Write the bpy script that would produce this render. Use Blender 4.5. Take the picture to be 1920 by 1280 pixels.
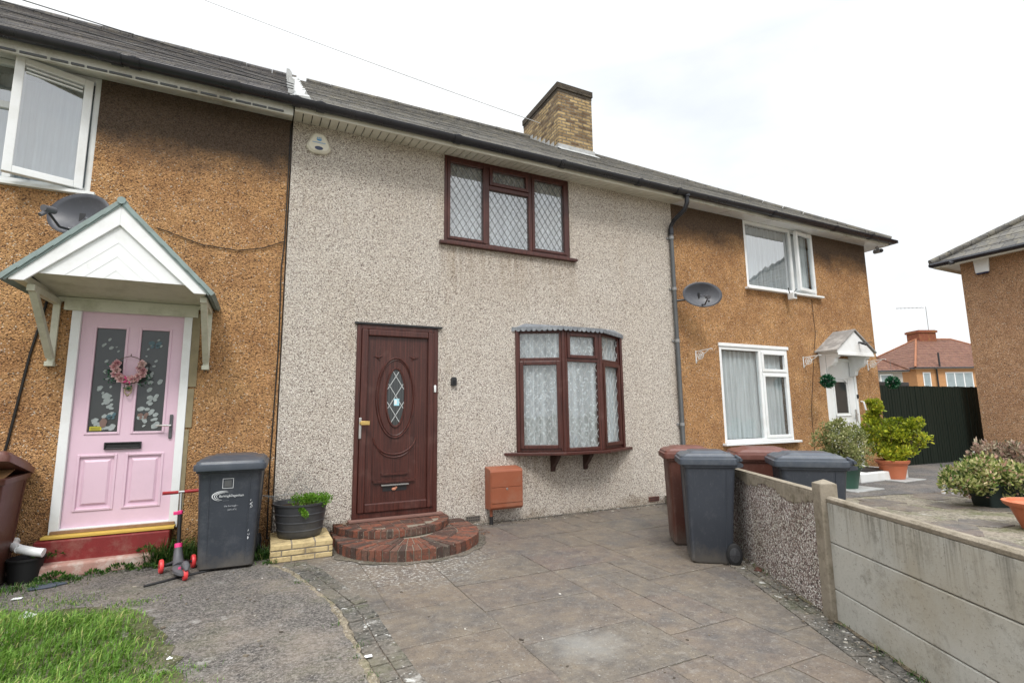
import bpy, bmesh, math, random
from mathutils import Vector, Matrix
R = math.radians
SC = bpy.context.scene
for o in list(bpy.data.objects): bpy.data.objects.remove(o)
COL = SC.collection
random.seed(7)

# ------------------------------------------------------------------ camera
cam = bpy.data.cameras.new('camera'); co = bpy.data.objects.new('camera', cam); COL.objects.link(co)
SC.camera = co
cam.sensor_width = 36.0; cam.lens = 952.04 / 1920 * 36; cam.clip_start = 0.05; cam.clip_end = 2000
yaw, pit, rol = 0.452896, 0.140075, -0.011868
f = Vector((math.sin(yaw)*math.cos(pit), math.cos(yaw)*math.cos(pit), math.sin(pit)))
r0 = Vector((math.cos(yaw), -math.sin(yaw), 0)); u0 = r0.cross(f)
rr = math.cos(rol)*r0 + math.sin(rol)*u0; uu = -math.sin(rol)*r0 + math.cos(rol)*u0
CAMP = Vector((0, -6.3, 1.407))
co.matrix_world = Matrix(((rr.x, uu.x, -f.x, CAMP.x), (rr.y, uu.y, -f.y, CAMP.y), (rr.z, uu.z, -f.z, CAMP.z), (0, 0, 0, 1)))

# ------------------------------------------------------------------ world, sun, exposure
SUN_EL, SUN_AZ = 52, 200          # azimuth the light comes from, degrees clockwise from +y
w = bpy.data.worlds.new('World'); SC.world = w; w.use_nodes = True
nt = w.node_tree; nt.nodes.clear()
def wn(t, **k):
    n = nt.nodes.new(t)
    for a, b in k.items(): setattr(n, a, b)
    return n
wo = wn('ShaderNodeOutputWorld'); bg = wn('ShaderNodeBackground'); nt.links.new(bg.outputs[0], wo.inputs[0])
bg.inputs[1].default_value = 0.1
sky = wn('ShaderNodeTexSky'); sky.sky_type = 'NISHITA'; sky.sun_disc = False
sky.sun_elevation = R(SUN_EL); sky.sun_rotation = R(SUN_AZ)
tc = wn('ShaderNodeTexCoord'); mp = wn('ShaderNodeMapping'); mp.inputs['Scale'].default_value = (1.0, 1.0, 2.2)
nt.links.new(tc.outputs['Generated'], mp.inputs[0])
nz = wn('ShaderNodeTexNoise'); nz.inputs['Scale'].default_value = 2.3; nz.inputs['Detail'].default_value = 7; nz.inputs['Roughness'].default_value = .52
nz.inputs['Distortion'].default_value = .3
nt.links.new(mp.outputs[0], nz.inputs['Vector'])
cr = wn('ShaderNodeValToRGB'); e = cr.color_ramp.elements
e[0].position = .36; e[0].color = (7.6, 7.95, 8.25, 1); e[1].position = .60; e[1].color = (9.3, 9.45, 9.5, 1)
m_ = cr.color_ramp.elements.new(.48); m_.color = (8.15, 8.3, 8.4, 1)
nt.links.new(nz.outputs['Fac'], cr.inputs[0])
cm = wn('ShaderNodeValToRGB'); cm.color_ramp.elements[0].position = .30; cm.color_ramp.elements[0].color = (.84,)*3+(1,)
cm.color_ramp.elements[1].position = .52; cm.color_ramp.elements[1].color = (1,)*4
nz2 = wn('ShaderNodeTexNoise'); nz2.inputs['Scale'].default_value = 3.1; nz2.inputs['Detail'].default_value = 6
nt.links.new(mp.outputs[0], nz2.inputs['Vector']); nt.links.new(nz2.outputs['Fac'], cm.inputs[0])
mx = wn('ShaderNodeMix', data_type='RGBA')
nt.links.new(cm.outputs[0], mx.inputs[0]); nt.links.new(sky.outputs[0], mx.inputs[6]); nt.links.new(cr.outputs[0], mx.inputs[7])
# overcast sky is brighter overhead than at the horizon
sx = wn('ShaderNodeSeparateXYZ'); nt.links.new(tc.outputs['Generated'], sx.inputs[0])
zr = wn('ShaderNodeMapRange'); zr.inputs[1].default_value = .58; zr.inputs[2].default_value = 1; zr.inputs[3].default_value = 1; zr.inputs[4].default_value = 3.9
nt.links.new(sx.outputs[2], zr.inputs[0])
vm = wn('ShaderNodeVectorMath', operation='SCALE'); nt.links.new(mx.outputs[2], vm.inputs[0]); nt.links.new(zr.outputs[0], vm.inputs['Scale'])
nt.links.new(vm.outputs[0], bg.inputs[0])
sl = bpy.data.lights.new('sun', 'SUN'); sl.energy = 1.5; sl.angle = R(14); sl.color = (1, .96, .9)
so = bpy.data.objects.new('sun', sl); COL.objects.link(so)
sd = Vector((math.sin(R(SUN_AZ))*math.cos(R(SUN_EL)), math.cos(R(SUN_AZ))*math.cos(R(SUN_EL)), math.sin(R(SUN_EL))))
so.rotation_euler = sd.to_track_quat('Z', 'Y').to_euler()
vs = SC.view_settings; vs.view_transform = 'Standard'; vs.look = 'None'; vs.exposure = 0.4; vs.gamma = 1

# ------------------------------------------------------------------ materials
class NT:
    def __init__(s, name):
        s.m = bpy.data.materials.new(name); s.m.use_nodes = True; s.t = s.m.node_tree; s.t.nodes.clear()
        s.out = s.n('ShaderNodeOutputMaterial'); s.b = s.n('ShaderNodeBsdfPrincipled'); s.l(s.b.outputs[0], s.out.inputs[0])
        s.tc = s.n('ShaderNodeTexCoord'); s.co = s.tc.outputs['Object']
    def n(s, t, **k):
        x = s.t.nodes.new(t)
        for a, b in k.items(): setattr(x, a, b)
        return x
    def l(s, a, b): s.t.links.new(a, b)
    def set(s, sock, v):
        if hasattr(v, 'is_linked') or hasattr(v, 'node'): s.l(v, sock)
        elif isinstance(v, (tuple, list)) and len(v) == 3 and sock.type == 'RGBA': sock.default_value = (*v, 1)
        else: sock.default_value = v
    def map(s, sc=(1, 1, 1), rot=(0, 0, 0), loc=(0, 0, 0), v=None):
        x = s.n('ShaderNodeMapping'); s.l(v or s.co, x.inputs[0]); x.inputs['Scale'].default_value = sc; x.inputs['Rotation'].default_value = rot
        x.inputs['Location'].default_value = loc; return x.outputs[0]
    def noise(s, sc, det=3, rough=.5, v=None, dist=0):
        x = s.n('ShaderNodeTexNoise'); s.l(v or s.co, x.inputs['Vector']); x.inputs['Scale'].default_value = sc
        x.inputs['Detail'].default_value = det; x.inputs['Roughness'].default_value = rough; x.inputs['Distortion'].default_value = dist
        return x.outputs['Fac']
    def voro(s, sc, v=None, feat='F1', out='Color', rnd=1):
        x = s.n('ShaderNodeTexVoronoi'); x.feature = feat; s.l(v or s.co, x.inputs['Vector']); x.inputs['Scale'].default_value = sc
        x.inputs['Randomness'].default_value = rnd; return x.outputs[out]
    def ramp(s, fac, stops, interp='LINEAR'):
        x = s.n('ShaderNodeValToRGB'); s.l(fac, x.inputs[0]); x.color_ramp.interpolation = interp
        el = x.color_ramp.elements
        while len(el) < len(stops): el.new(.5)
        for e, (p, c) in zip(el, stops):
            e.position = p; e.color = (c, c, c, 1) if isinstance(c, (int, float)) else (*c, 1)
        return x.outputs[0]
    def mix(s, fac, a, b, mode='MIX'):
        x = s.n('ShaderNodeMix', data_type='RGBA'); x.blend_type = mode
        s.set(x.inputs[0], fac); s.set(x.inputs[6], a); s.set(x.inputs[7], b); return x.outputs[2]
    def math(s, op, a, b=0.0, clamp=False):
        x = s.n('ShaderNodeMath', operation=op); x.use_clamp = clamp; s.set(x.inputs[0], a); s.set(x.inputs[1], b); return x.outputs[0]
    def sep(s, v=None):
        x = s.n('ShaderNodeSeparateXYZ'); s.l(v or s.co, x.inputs[0]); return x.outputs
    def bump(s, h, st=.5, dist=.01, nrm=None):
        x = s.n('ShaderNodeBump'); s.set(x.inputs['Height'], h); x.inputs['Strength'].default_value = st; x.inputs['Distance'].default_value = dist
        if nrm is not None: s.l(nrm, x.inputs['Normal'])
        s.l(x.outputs[0], s.b.inputs['Normal']); return x.outputs[0]
    def fin(s, col=None, rough=None, spec=None, metal=None):
        if col is not None: s.set(s.b.inputs['Base Color'], col)
        if rough is not None: s.set(s.b.inputs['Roughness'], rough)
        if spec is not None: s.b.inputs['Specular IOR Level'].default_value = spec
        if metal is not None: s.b.inputs['Metallic'].default_value = metal
        return s.m
    def attr(s, name):
        x = s.n('ShaderNodeAttribute'); x.attribute_name = name; return x.outputs['Fac']

def plain(name, col, rough=.5, spec=.4, var=.12, nsc=6, bump=.0, metal=0, dirt=None, dirt_amt=.4):
    s = NT(name); n = s.noise(nsc, 5, .6)
    c = s.mix(n, tuple(x*(1-var) for x in col), tuple(min(1, x*(1+var)) for x in col))
    if dirt:
        d = s.noise(nsc*.6, 8, .75); d = s.ramp(d, [(.48, 0), (.68, dirt_amt)]); c = s.mix(d, c, dirt)
    if bump: s.bump(s.noise(nsc*8, 4), bump, .004)
    rn = s.noise(nsc*2, 4); rg = s.math('MULTIPLY_ADD', rn, .25); s.t.nodes[-1].inputs[2].default_value = rough-.12
    return s.fin(c, rg, spec, metal)

def m_pebble(name):
    s = NT(name)
    v = s.voro(112); h = s.voro(112, out='Distance')
    sv = s.n('ShaderNodeSeparateColor'); s.l(v, sv.inputs[0])
    c = s.ramp(sv.outputs[0], [(0, (.17, .14, .125)), (.08, (.30, .25, .215)), (.18, (.50, .445, .395)), (.42, (.64, .59, .53)), (.62, (.74, .69, .62)), (.8, (.65, .595, .53)), (.93, (.88, .85, .79))], 'CONSTANT')
    n = s.noise(58, 3, .65); c = s.mix(s.ramp(n, [(.34, .75), (.47, 0)]), c, (.19, .145, .12))
    big = s.noise(.9, 5, .6); c = s.mix(s.ramp(big, [(.35, 0), (.7, .22)]), c, (.66, .56, .44), 'MULTIPLY')
    xx = s.sep(); z = xx[2]
    # rain streaks washed down from the sills
    rs = s.noise(1, 5, .7, v=s.map((17, 1, .8)))
    for (xa, xb, zt, ln) in ((1.98, 4.17, 3.66, .75), (2.95, 5.05, .84, .6)):
        inx = s.math('MULTIPLY', s.ramp(s.math('SUBTRACT', xx[0], xa), [(0, 0), (.06, 1)]), s.ramp(s.math('SUBTRACT', xb, xx[0]), [(0, 0), (.06, 1)]))
        dn = s.math('SUBTRACT', zt, z); fz = s.math('MULTIPLY', s.ramp(dn, [(-.001, 0), (.001, 1), (ln, 0)]), inx)
        c = s.mix(s.math('MULTIPLY', fz, s.ramp(rs, [(.42, .1), (.62, .6)])), c, (.55, .46, .35), 'MULTIPLY')
    lo = s.math('MULTIPLY_ADD', s.noise(1.7, 5, .7), 1.0); s.t.nodes[-1].inputs[2].default_value = -.38
    g = s.math('SUBTRACT', lo, z); g = s.ramp(g, [(0, 0), (.12, .45)])
    c = s.mix(g, c, (.34, .27, .17), 'MULTIPLY')
    st = s.noise(1.3, 6, .7, v=s.map((1.6, 1, .35), loc=(3, 0, 8))); c = s.mix(s.ramp(st, [(.56, 0), (.70, .35)]), c, (.62, .5, .33), 'MULTIPLY')
    s.bump(s.math('ADD', s.math('MULTIPLY', h, -1.0), s.math('MULTIPLY', n, .5)), .85, .012)
    return s.fin(c, .85, .25)

def m_roughcast(name, base=(.68, .39, .175), sootz=4.02, sootamt=.93, dark=1.0, width=.42):
    s = NT(name)
    v = s.voro(88); h = s.voro(88, out='Distance'); sv = s.n('ShaderNodeSeparateColor'); s.l(v, sv.inputs[0])
    B = lambda k, a=(1, 1, 1): tuple(x*k*y for x, y in zip(base, a))
    c = s.ramp(sv.outputs[0], [(0, B(.28, (1, 1, 1.3))), (.09, B(.6)), (.22, B(.85)), (.5, B(1.05)), (.72, B(.95, (1, 1.05, 1.1))), (.88, B(1.2, (1, 1.05, 1.2))), (.975, (.82, .72, .58))], 'CONSTANT')
    n = s.noise(50, 4, .7); c = s.mix(s.ramp(n, [(.35, .75), (.49, 0)]), c, B(.26, (1, 1.1, 1.6)))
    big = s.noise(1.6, 6, .65); c = s.mix(s.ramp(big, [(.36, 0), (.62, .55*dark)]), c, (.50, .42, .42), 'MULTIPLY')
    patch = s.noise(5, 5, .7); c = s.mix(s.ramp(patch, [(.42, 0), (.7, .5)]), c, (.62, .52, .45), 'MULTIPLY')
    z = s.sep()[2]
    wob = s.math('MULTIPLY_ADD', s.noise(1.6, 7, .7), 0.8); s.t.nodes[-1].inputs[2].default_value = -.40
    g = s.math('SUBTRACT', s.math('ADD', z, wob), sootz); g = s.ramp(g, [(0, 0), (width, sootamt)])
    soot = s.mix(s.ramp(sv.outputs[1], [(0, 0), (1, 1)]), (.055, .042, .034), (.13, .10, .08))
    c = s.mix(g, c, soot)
    lo = s.math('SUBTRACT', s.math('ADD', s.math('MULTIPLY', wob, .6), .45), z); lo = s.ramp(lo, [(0, 0), (.4, .8)])
    c = s.mix(lo, c, (.34, .32, .30), 'MULTIPLY')
    s.bump(s.math('ADD', s.math('MULTIPLY', h, -1.0), s.math('MULTIPLY', n, .8)), 1.0, .016)
    return s.fin(c, .9, .2)

def m_slate(name, a=(.068, .066, .063), b=(.135, .128, .115), lichen=(.19, .17, .12), row=.2):
    s = NT(name)
    br = s.n('ShaderNodeTexBrick'); br.offset = .5
    x = s.sep(); cmb = s.n('ShaderNodeCombineXYZ'); s.l(x[0], cmb.inputs[0]); s.l(s.math('MULTIPLY', x[2], 1.0), cmb.inputs[1])
    s.l(cmb.outputs[0], br.inputs['Vector'])
    br.inputs['Scale'].default_value = 1; br.inputs['Brick Width'].default_value = .24; br.inputs['Row Height'].default_value = row; br.inputs['Mortar Size'].default_value = .006
    br.inputs['Color1'].default_value = (*a, 1); br.inputs['Color2'].default_value = (*b, 1); br.inputs['Mortar'].default_value = (.02, .02, .02, 1); br.inputs['Bias'].default_value = 0
    n = s.noise(7, 7, .75); c = s.mix(s.ramp(n, [(.48, 0), (.66, .75)]), br.outputs['Color'], lichen)
    n2 = s.noise(38, 4, .7); c = s.mix(s.ramp(n2, [(.56, 0), (.66, .4)]), c, (.27, .26, .235))
    n3 = s.noise(2.2, 5, .6); c = s.mix(s.ramp(n3, [(.4, 0), (.7, .5)]), c, (.45, .42, .42), 'MULTIPLY')
    s.bump(s.math('ADD', br.outputs['Fac'], s.math('MULTIPLY', n2, -.6)), .6, -.006)
    return s.fin(c, .78, .3)

def m_brick(name, c1, c2, mortar, bw=.225, rh=.075, ms=.010, axis='xz', soot=0, scale=1):
    s = NT(name); br = s.n('ShaderNodeTexBrick'); x = s.sep(); cmb = s.n('ShaderNodeCombineXYZ')
    s.l(s.math('ADD', x[0], x[1]), cmb.inputs[0]); s.l(x[2], cmb.inputs[1]); s.l(cmb.outputs[0], br.inputs['Vector'])
    br.inputs['Scale'].default_value = 1; br.inputs['Brick Width'].default_value = bw; br.inputs['Row Height'].default_value = rh; br.inputs['Mortar Size'].default_value = ms
    br.inputs['Mortar Smooth'].default_value = .3
    br.inputs['Color1'].default_value = (*c1, 1); br.inputs['Color2'].default_value = (*c2, 1); br.inputs['Mortar'].default_value = (*mortar, 1)
    n = s.noise(14, 6, .7); c = s.mix(s.ramp(n, [(.45, 0), (.7, .7)]), br.outputs['Color'], (.35, .30, .24), 'MULTIPLY')
    n2 = s.noise(2, 4, .6); c = s.mix(s.ramp(n2, [(.4, 0), (.7, .5)]), c, (.5, .45, .4), 'MULTIPLY')
    s.bump(s.math('ADD', s.math('MULTIPLY', br.outputs['Fac'], -1), s.math('MULTIPLY', n, .4)), .8, .01)
    return s.fin(c, .88, .2)

def m_wood(name):          # rosewood-coloured door and window plastic
    s = NT(name); v = s.map((60, 60, 2.2)); n = s.noise(1, 4, .6, v=v)
    c = s.ramp(n, [(.3, (.032, .0080, .0058)), (.5, (.060, .0155, .011)), (.7, (.096, .027, .019))])
    d = s.noise(5, 6, .7); c = s.mix(s.ramp(d, [(.55, 0), (.8, .25)]), c, (.22, .13, .11))
    s.bump(n, .15, .002); return s.fin(c, s.ramp(d, [(.3, .3), (.7, .5)]), .5)

def m_glass(name, refl=.16, tint=(.93, .97, .98)):
    s = NT(name); s.t.nodes.remove(s.b)
    tr = s.n('ShaderNodeBsdfTransparent'); tr.inputs[0].default_value = (*tint, 1)
    gl = s.n('ShaderNodeBsdfGlossy'); gl.inputs['Roughness'].default_value = .015
    g_ = s.n('ShaderNodeNewGeometry'); dt = s.n('ShaderNodeVectorMath', operation='DOT_PRODUCT'); s.l(g_.outputs['Incoming'], dt.inputs[0]); s.l(g_.outputs['Normal'], dt.inputs[1])
    ca = s.math('SUBTRACT', 1.0, s.math('ABSOLUTE', dt.outputs['Value'])); f5 = s.math('POWER', ca, 5.0)
    bmp = s.n('ShaderNodeBump'); s.l(s.noise(1.6, 2), bmp.inputs['Height']); bmp.inputs['Strength'].default_value = .25; bmp.inputs['Distance'].default_value = .02
    s.l(bmp.outputs[0], gl.inputs['Normal'])
    a = s.math('MULTIPLY_ADD', f5, .9, True); s.t.nodes[-1].inputs[2].default_value = refl
    mxs = s.n('ShaderNodeMixShader'); s.l(a, mxs.inputs[0]); s.l(tr.outputs[0], mxs.inputs[1]); s.l(gl.outputs[0], mxs.inputs[2]); s.l(mxs.outputs[0], s.out.inputs[0])
    return s.m

def m_net(name, col=(.80, .86, .88), lace=True, dens=.72):
    s = NT(name); s.t.nodes.remove(s.b)
    di = s.n('ShaderNodeBsdfDiffuse'); tl = s.n('ShaderNodeBsdfTranslucent'); tr = s.n('ShaderNodeBsdfTransparent')
    di.inputs[0].default_value = (*col, 1); tl.inputs[0].default_value = (*col, 1)
    m1 = s.n('ShaderNodeMixShader'); m1.inputs[0].default_value = .3; s.l(di.outputs[0], m1.inputs[1]); s.l(tl.outputs[0], m1.inputs[2])
    m2 = s.n('ShaderNodeMixShader'); s.l(tr.outputs[0], m2.inputs[1]); s.l(m1.outputs[0], m2.inputs[2]); s.l(m2.outputs[0], s.out.inputs[0])
    x = s.sep()
    if lace:
        vd = s.voro(9, out='Distance'); pet = s.voro(42, out='Distance')
        a = s.ramp(vd, [(.24, 1), (.36, 0)]); b = s.ramp(pet, [(.25, 1), (.45, 0)])
        fl = s.math('MULTIPLY', a, b)
        f2 = s.ramp(s.noise(26, 2, .4), [(.60, 0), (.64, .7)])
        fl = s.math('MAXIMUM', fl, f2)
        al = s.math('MULTIPLY_ADD', fl, .55, True); s.t.nodes[-1].inputs[2].default_value = dens-.12
    else:
        n = s.noise(1, 3, .6, v=s.map((22, 22, 1.2))); al = s.ramp(n, [(.3, dens-.22), (.7, dens+.12)])
    bd = s.noise(1, 2, .5, v=s.map((13, 5, .25))); al = s.math('ADD', al, s.ramp(bd, [(.38, -.0), (.62, .34)]) if lace else 0.0, True)
    s.l(al, m2.inputs[0]); return s.m

M = {}
M['pebble'] = m_pebble('grey pebbledash')
M['cast'] = m_roughcast('orange roughcast')
M['cast_r'] = m_roughcast('orange roughcast right', base=(.67, .38, .17), sootz=4.2, sootamt=.9)
M['cast_far'] = m_roughcast('brown roughcast', base=(.62, .37, .205), sootz=5.5, sootamt=.4, dark=.5)
M['slate'] = m_slate('grey slates')
M['slate_l'] = m_slate('dark slates', (.045, .043, .045), (.085, .078, .078), (.15, .13, .10))
M['slate_green'] = plain('green grey slate strip', (.25, .315, .31), .75, .2, .2, 9, .4, dirt=(.16, .14, .11))
M['brick_y'] = m_brick('yellow stock brick', (.52, .38, .19), (.15, .095, .055), (.20, .17, .13), ms=.014)
M['brick_p'] = plain('pale yellow brick', (.52, .41, .22), .85, .2, .3, 14, .5, dirt=(.16, .11, .06), dirt_amt=.75)
M['wood'] = m_wood('rosewood frame')
M['wood_dull'] = plain('dark brown bracket', (.045, .02, .016), .5, .4)
M['upvc'] = plain('white plastic', (.80, .82, .83), .32, .5, .03, 3, dirt=(.5, .47, .40), dirt_amt=.3)
M['cream'] = plain('cream plastic', (.66, .645, .57), .45, .4, .06, 3, dirt=(.42, .38, .28), dirt_amt=.4)
M['greenish'] = plain('algae stained white wood', (.60, .60, .50), .6, .3, .12, 5, dirt=(.30, .30, .20), dirt_amt=.55)
M['whitewood'] = plain('white painted wood', (.74, .76, .76), .5, .4, .04, 3, dirt=(.45, .42, .34), dirt_amt=.35)
M['oldwhite'] = plain('weathered fascia paint', (.62, .62, .57), .6, .3, .1, 4, .2, dirt=(.25, .22, .16), dirt_amt=.7)
M['glass'] = m_glass('window glass', .15); M['glass_hi'] = m_glass('reflecting window glass', .45, (.9, .95, .98)); M['glass_up'] = m_glass('upstairs window glass', .42, (.95, .98, 1))
M['glass_lo'] = m_glass('door glass', .04, (.5, .55, .55))
M['net'] = m_net('lace net curtain', (.93, .96, .98), True, .58); M['net_plain'] = m_net('plain net curtain', (.84, .88, .90), False, .88)
M['net_blue'] = m_net('pale blue curtain', (.62, .70, .74), False, .88)
M['dark'] = plain('dim room', (.10, .11, .115), .9, .1); M['black'] = plain('black plastic', (.018, .018, .02), .38, .5, .2)
M['black_gut'] = plain('black gutter plastic', (.014, .015, .021), .3, .5, .3, 5, dirt=(.04, .04, .045))
M['pipe_grey'] = plain('grey downpipe', (.085, .09, .095), .45, .5, .2, 5, dirt=(.16, .15, .13))
M['iron'] = plain('rusty bracket', (.13, .06, .04), .8, .2, .4)
M['lead'] = plain('grey lead', (.17, .185, .205), .5, .4, .35, 14, .3, dirt=(.42, .44, .46), dirt_amt=.6)
M['flash'] = plain('pale lead flashing', (.40, .41, .41), .6, .3, .3, 9, .3, dirt=(.20, .19, .17), dirt_amt=.8)
M['lead_line'] = plain('window lead strip', (.17, .18, .185), .45, .5)
M['lead_white'] = plain('silver window lead strip', (.50, .52, .52), .4, .5)
M['pink'] = plain('pale pink door paint', (.74, .535, .64), .38, .45, .04, 2.5, dirt=(.55, .40, .47), dirt_amt=.3)
M['redpaint'] = plain('chipped red step paint', (.20, .022, .022), .55, .4, .3, 8, .4, dirt=(.33, .22, .17), dirt_amt=.4)
M['wornred'] = plain('worn red and white concrete', (.40, .23, .19), .8, .2, .3, 9, .6, dirt=(.55, .50, .45), dirt_amt=.95)
M['yellow'] = plain('yellow threshold strip', (.62, .42, .09), .6, .3, .2, 9)
M['oldwood'] = plain('old raw wood sill', (.28, .17, .10), .8, .2, .4, 18, .5)
M['chrome'] = plain('dull chrome', (.55, .55, .54), .3, .5, .05, metal=.9)
M['brass'] = plain('brass', (.60, .42, .15), .4, .5, .1, metal=.8)
M['meter'] = plain('terracotta red plastic box', (.27, .085, .043), .5, .35, .16, 5, .1, dirt=(.28, .16, .11), dirt_amt=.5)
M['steprise'] = None
def m_bin(name, col, sc):
    s = NT(name); n = s.noise(4, 5, .6); c = s.mix(n, tuple(x*.88 for x in col), tuple(x*1.12 for x in col))
    c = s.mix(s.ramp(s.noise(6, 8, .8), [(.5, 0), (.7, .55)]), c, sc)
    a = s.noise(1, 4, .7, v=s.map((70, 70, 5), rot=(.3, .2, 0))); c = s.mix(s.ramp(a, [(.62, 0), (.72, .5)]), c, sc)
    b = s.noise(1, 3, .7, v=s.map((8, 60, 60), rot=(0, .5, .4))); c = s.mix(s.ramp(b, [(.66, 0), (.74, .45)]), c, tuple(x*1.3 for x in sc))
    z = s.sep()[2]; d = s.math('SUBTRACT', s.math('MULTIPLY', s.noise(7, 5, .7), .35), z); c = s.mix(s.ramp(d, [(-.05, 0), (.15, .6)]), c, (.13, .115, .095))
    s.bump(s.noise(120, 2), .12, .002); return s.fin(c, s.ramp(n, [(.3, .38), (.7, .52)]), .4)
M['binG'] = m_bin('dark blue grey bin plastic', (.036, .042, .054), (.10, .105, .115))
M['binGlid'] = plain('grey bin lid plastic', (.055, .066, .085), .38, .5, .12, 5, .1, dirt=(.14, .145, .15), dirt_amt=.4)
M['binB'] = m_bin('brown bin plastic', (.085, .030, .021), (.17, .10, .08))
M['binBlid'] = plain('brown bin lid plastic', (.125, .046, .035), .42, .45, .12, 5, .1, dirt=(.2, .12, .1), dirt_amt=.4)
M['rubber'] = plain('black rubber', (.015, .015, .016), .6, .3)
M['hubgrey'] = plain('grey hub', (.035, .036, .04), .35, .5)
M['decal'] = plain('white print', (.66, .68, .70), .5, .4, .1, 60)
M['worn_decal'] = plain('worn white print', (.40, .42, .45), .5, .3, .5, 70)
M['card'] = plain('brown cardboard', (.46, .27, .13), .8, .2, .1)
M['hotpink'] = plain('hot pink plastic', (.80, .05, .22), .35, .5, .08)
M['redgrip'] = plain('red grip', (.36, .03, .035), .4, .4)
M['coral'] = plain('coral red wheel', (.72, .055, .06), .4, .5, .1, 12)
M['deck'] = plain('grey scooter plastic', (.10, .10, .11), .5, .4, .15, 12)
M['tub'] = plain('charcoal plastic tub', (.045, .047, .052), .42, .45, .15, 5, .05, dirt=(.11, .11, .11))
M['soil'] = plain('soil', (.045, .03, .02), .95, .1, .4, 30, .8)
M['wire'] = plain('galvanised wire', (.20, .21, .21), .5, .5, .1, metal=.4)
M['cable'] = plain('black cable', (.012, .012, .012), .5, .4)
M['cable_grey'] = plain('grey cable', (.25, .25, .25), .5, .4)
M['terracotta'] = plain('terracotta pot', (.50, .155, .075), .55, .35, .08, 4, .05, dirt=(.50, .26, .17), dirt_amt=.4)
M['greenpot'] = plain('dark green pot', (.03, .085, .06), .4, .45)
M['darkpot'] = plain('very dark green trough', (.012, .022, .02), .5, .4)
M['fence'] = None
M['dish'] = plain('charcoal dish metal', (.055, .058, .07), .42, .45, .1, 4, 0, dirt=(.14, .14, .15), dirt_amt=.5)
M['wirepale'] = plain('pale grey wire', (.42, .43, .44), .5, .3)
M['beige'] = plain('beige plastic', (.68, .65, .55), .4, .45, .04)
M['blueink'] = plain('blue print', (.10, .30, .55), .5, .4); M['navy'] = plain('dark blue lens', (.01, .02, .07), .2, .6)
M['skyblue'] = plain('pale blue sticker', (.35, .65, .75), .5, .4)
M['concrete'] = None

def leafmat(name, stops, rough=.5, trans=.25):
    s = NT(name); a = s.attr('rnd'); c = s.ramp(a, stops)
    n = s.noise(9, 3); c = s.mix(s.ramp(n, [(.3, 0), (.7, .25)]), c, (.5, .5, .4), 'MULTIPLY')
    s.fin(c, rough, .35)
    tl = s.n('ShaderNodeBsdfTranslucent'); s.l(c, tl.inputs[0]); ms = s.n('ShaderNodeMixShader'); ms.inputs[0].default_value = trans
    s.l(s.b.outputs[0], ms.inputs[1]); s.l(tl.outputs[0], ms.inputs[2]); s.l(ms.outputs[0], s.out.inputs[0]); return s.m
M['grass'] = leafmat('grass blades', [(0, (.05, .12, .012)), (.4, (.115, .25, .03)), (.75, (.20, .36, .06)), (.93, (.34, .44, .11)), (1, (.5, .46, .2))], .5, .35)
M['weed'] = leafmat('weed leaves', [(0, (.02, .055, .012)), (.5, (.045, .12, .018)), (.9, (.10, .2, .035)), (1, (.3, .28, .12))])
M['weedpale'] = leafmat('bright parsley leaves', [(0, (.06, .15, .015)), (.5, (.13, .30, .02)), (1, (.26, .44, .06))])
M['yel'] = leafmat('yellow green leaves', [(0, (.10, .14, .012)), (.35, (.24, .31, .025)), (.7, (.48, .52, .04)), (1, (.72, .64, .07))], .4)
M['varie'] = leafmat('grey green variegated leaves', [(0, (.09, .12, .035)), (.4, (.19, .22, .07)), (.7, (.36, .38, .15)), (1, (.64, .60, .34))], .45)
M['varie2'] = leafmat('cream edged leaves', [(0, (.05, .09, .02)), (.35, (.14, .21, .05)), (.6, (.38, .40, .13)), (.85, (.68, .64, .36)), (1, (.55, .33, .25))], .4)
M['pinkish'] = leafmat('pink tinged leaves', [(0, (.09, .10, .05)), (.4, (.26, .20, .14)), (.7, (.45, .28, .24)), (1, (.55, .50, .36))], .45)
M['topiary'] = leafmat('dark topiary leaves', [(0, (.006, .05, .022)), (.6, (.02, .13, .055)), (.88, (.06, .25, .12)), (1, (.6, .66, .6))], .4)
M['rose'] = leafmat('pink rose petals', [(0, (.62, .24, .32)), (.5, (.84, .52, .56)), (1, (.92, .78, .74))], .6)
M['twig'] = plain('brown twig', (.10, .065, .04), .8, .2, .3, 20)

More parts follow.
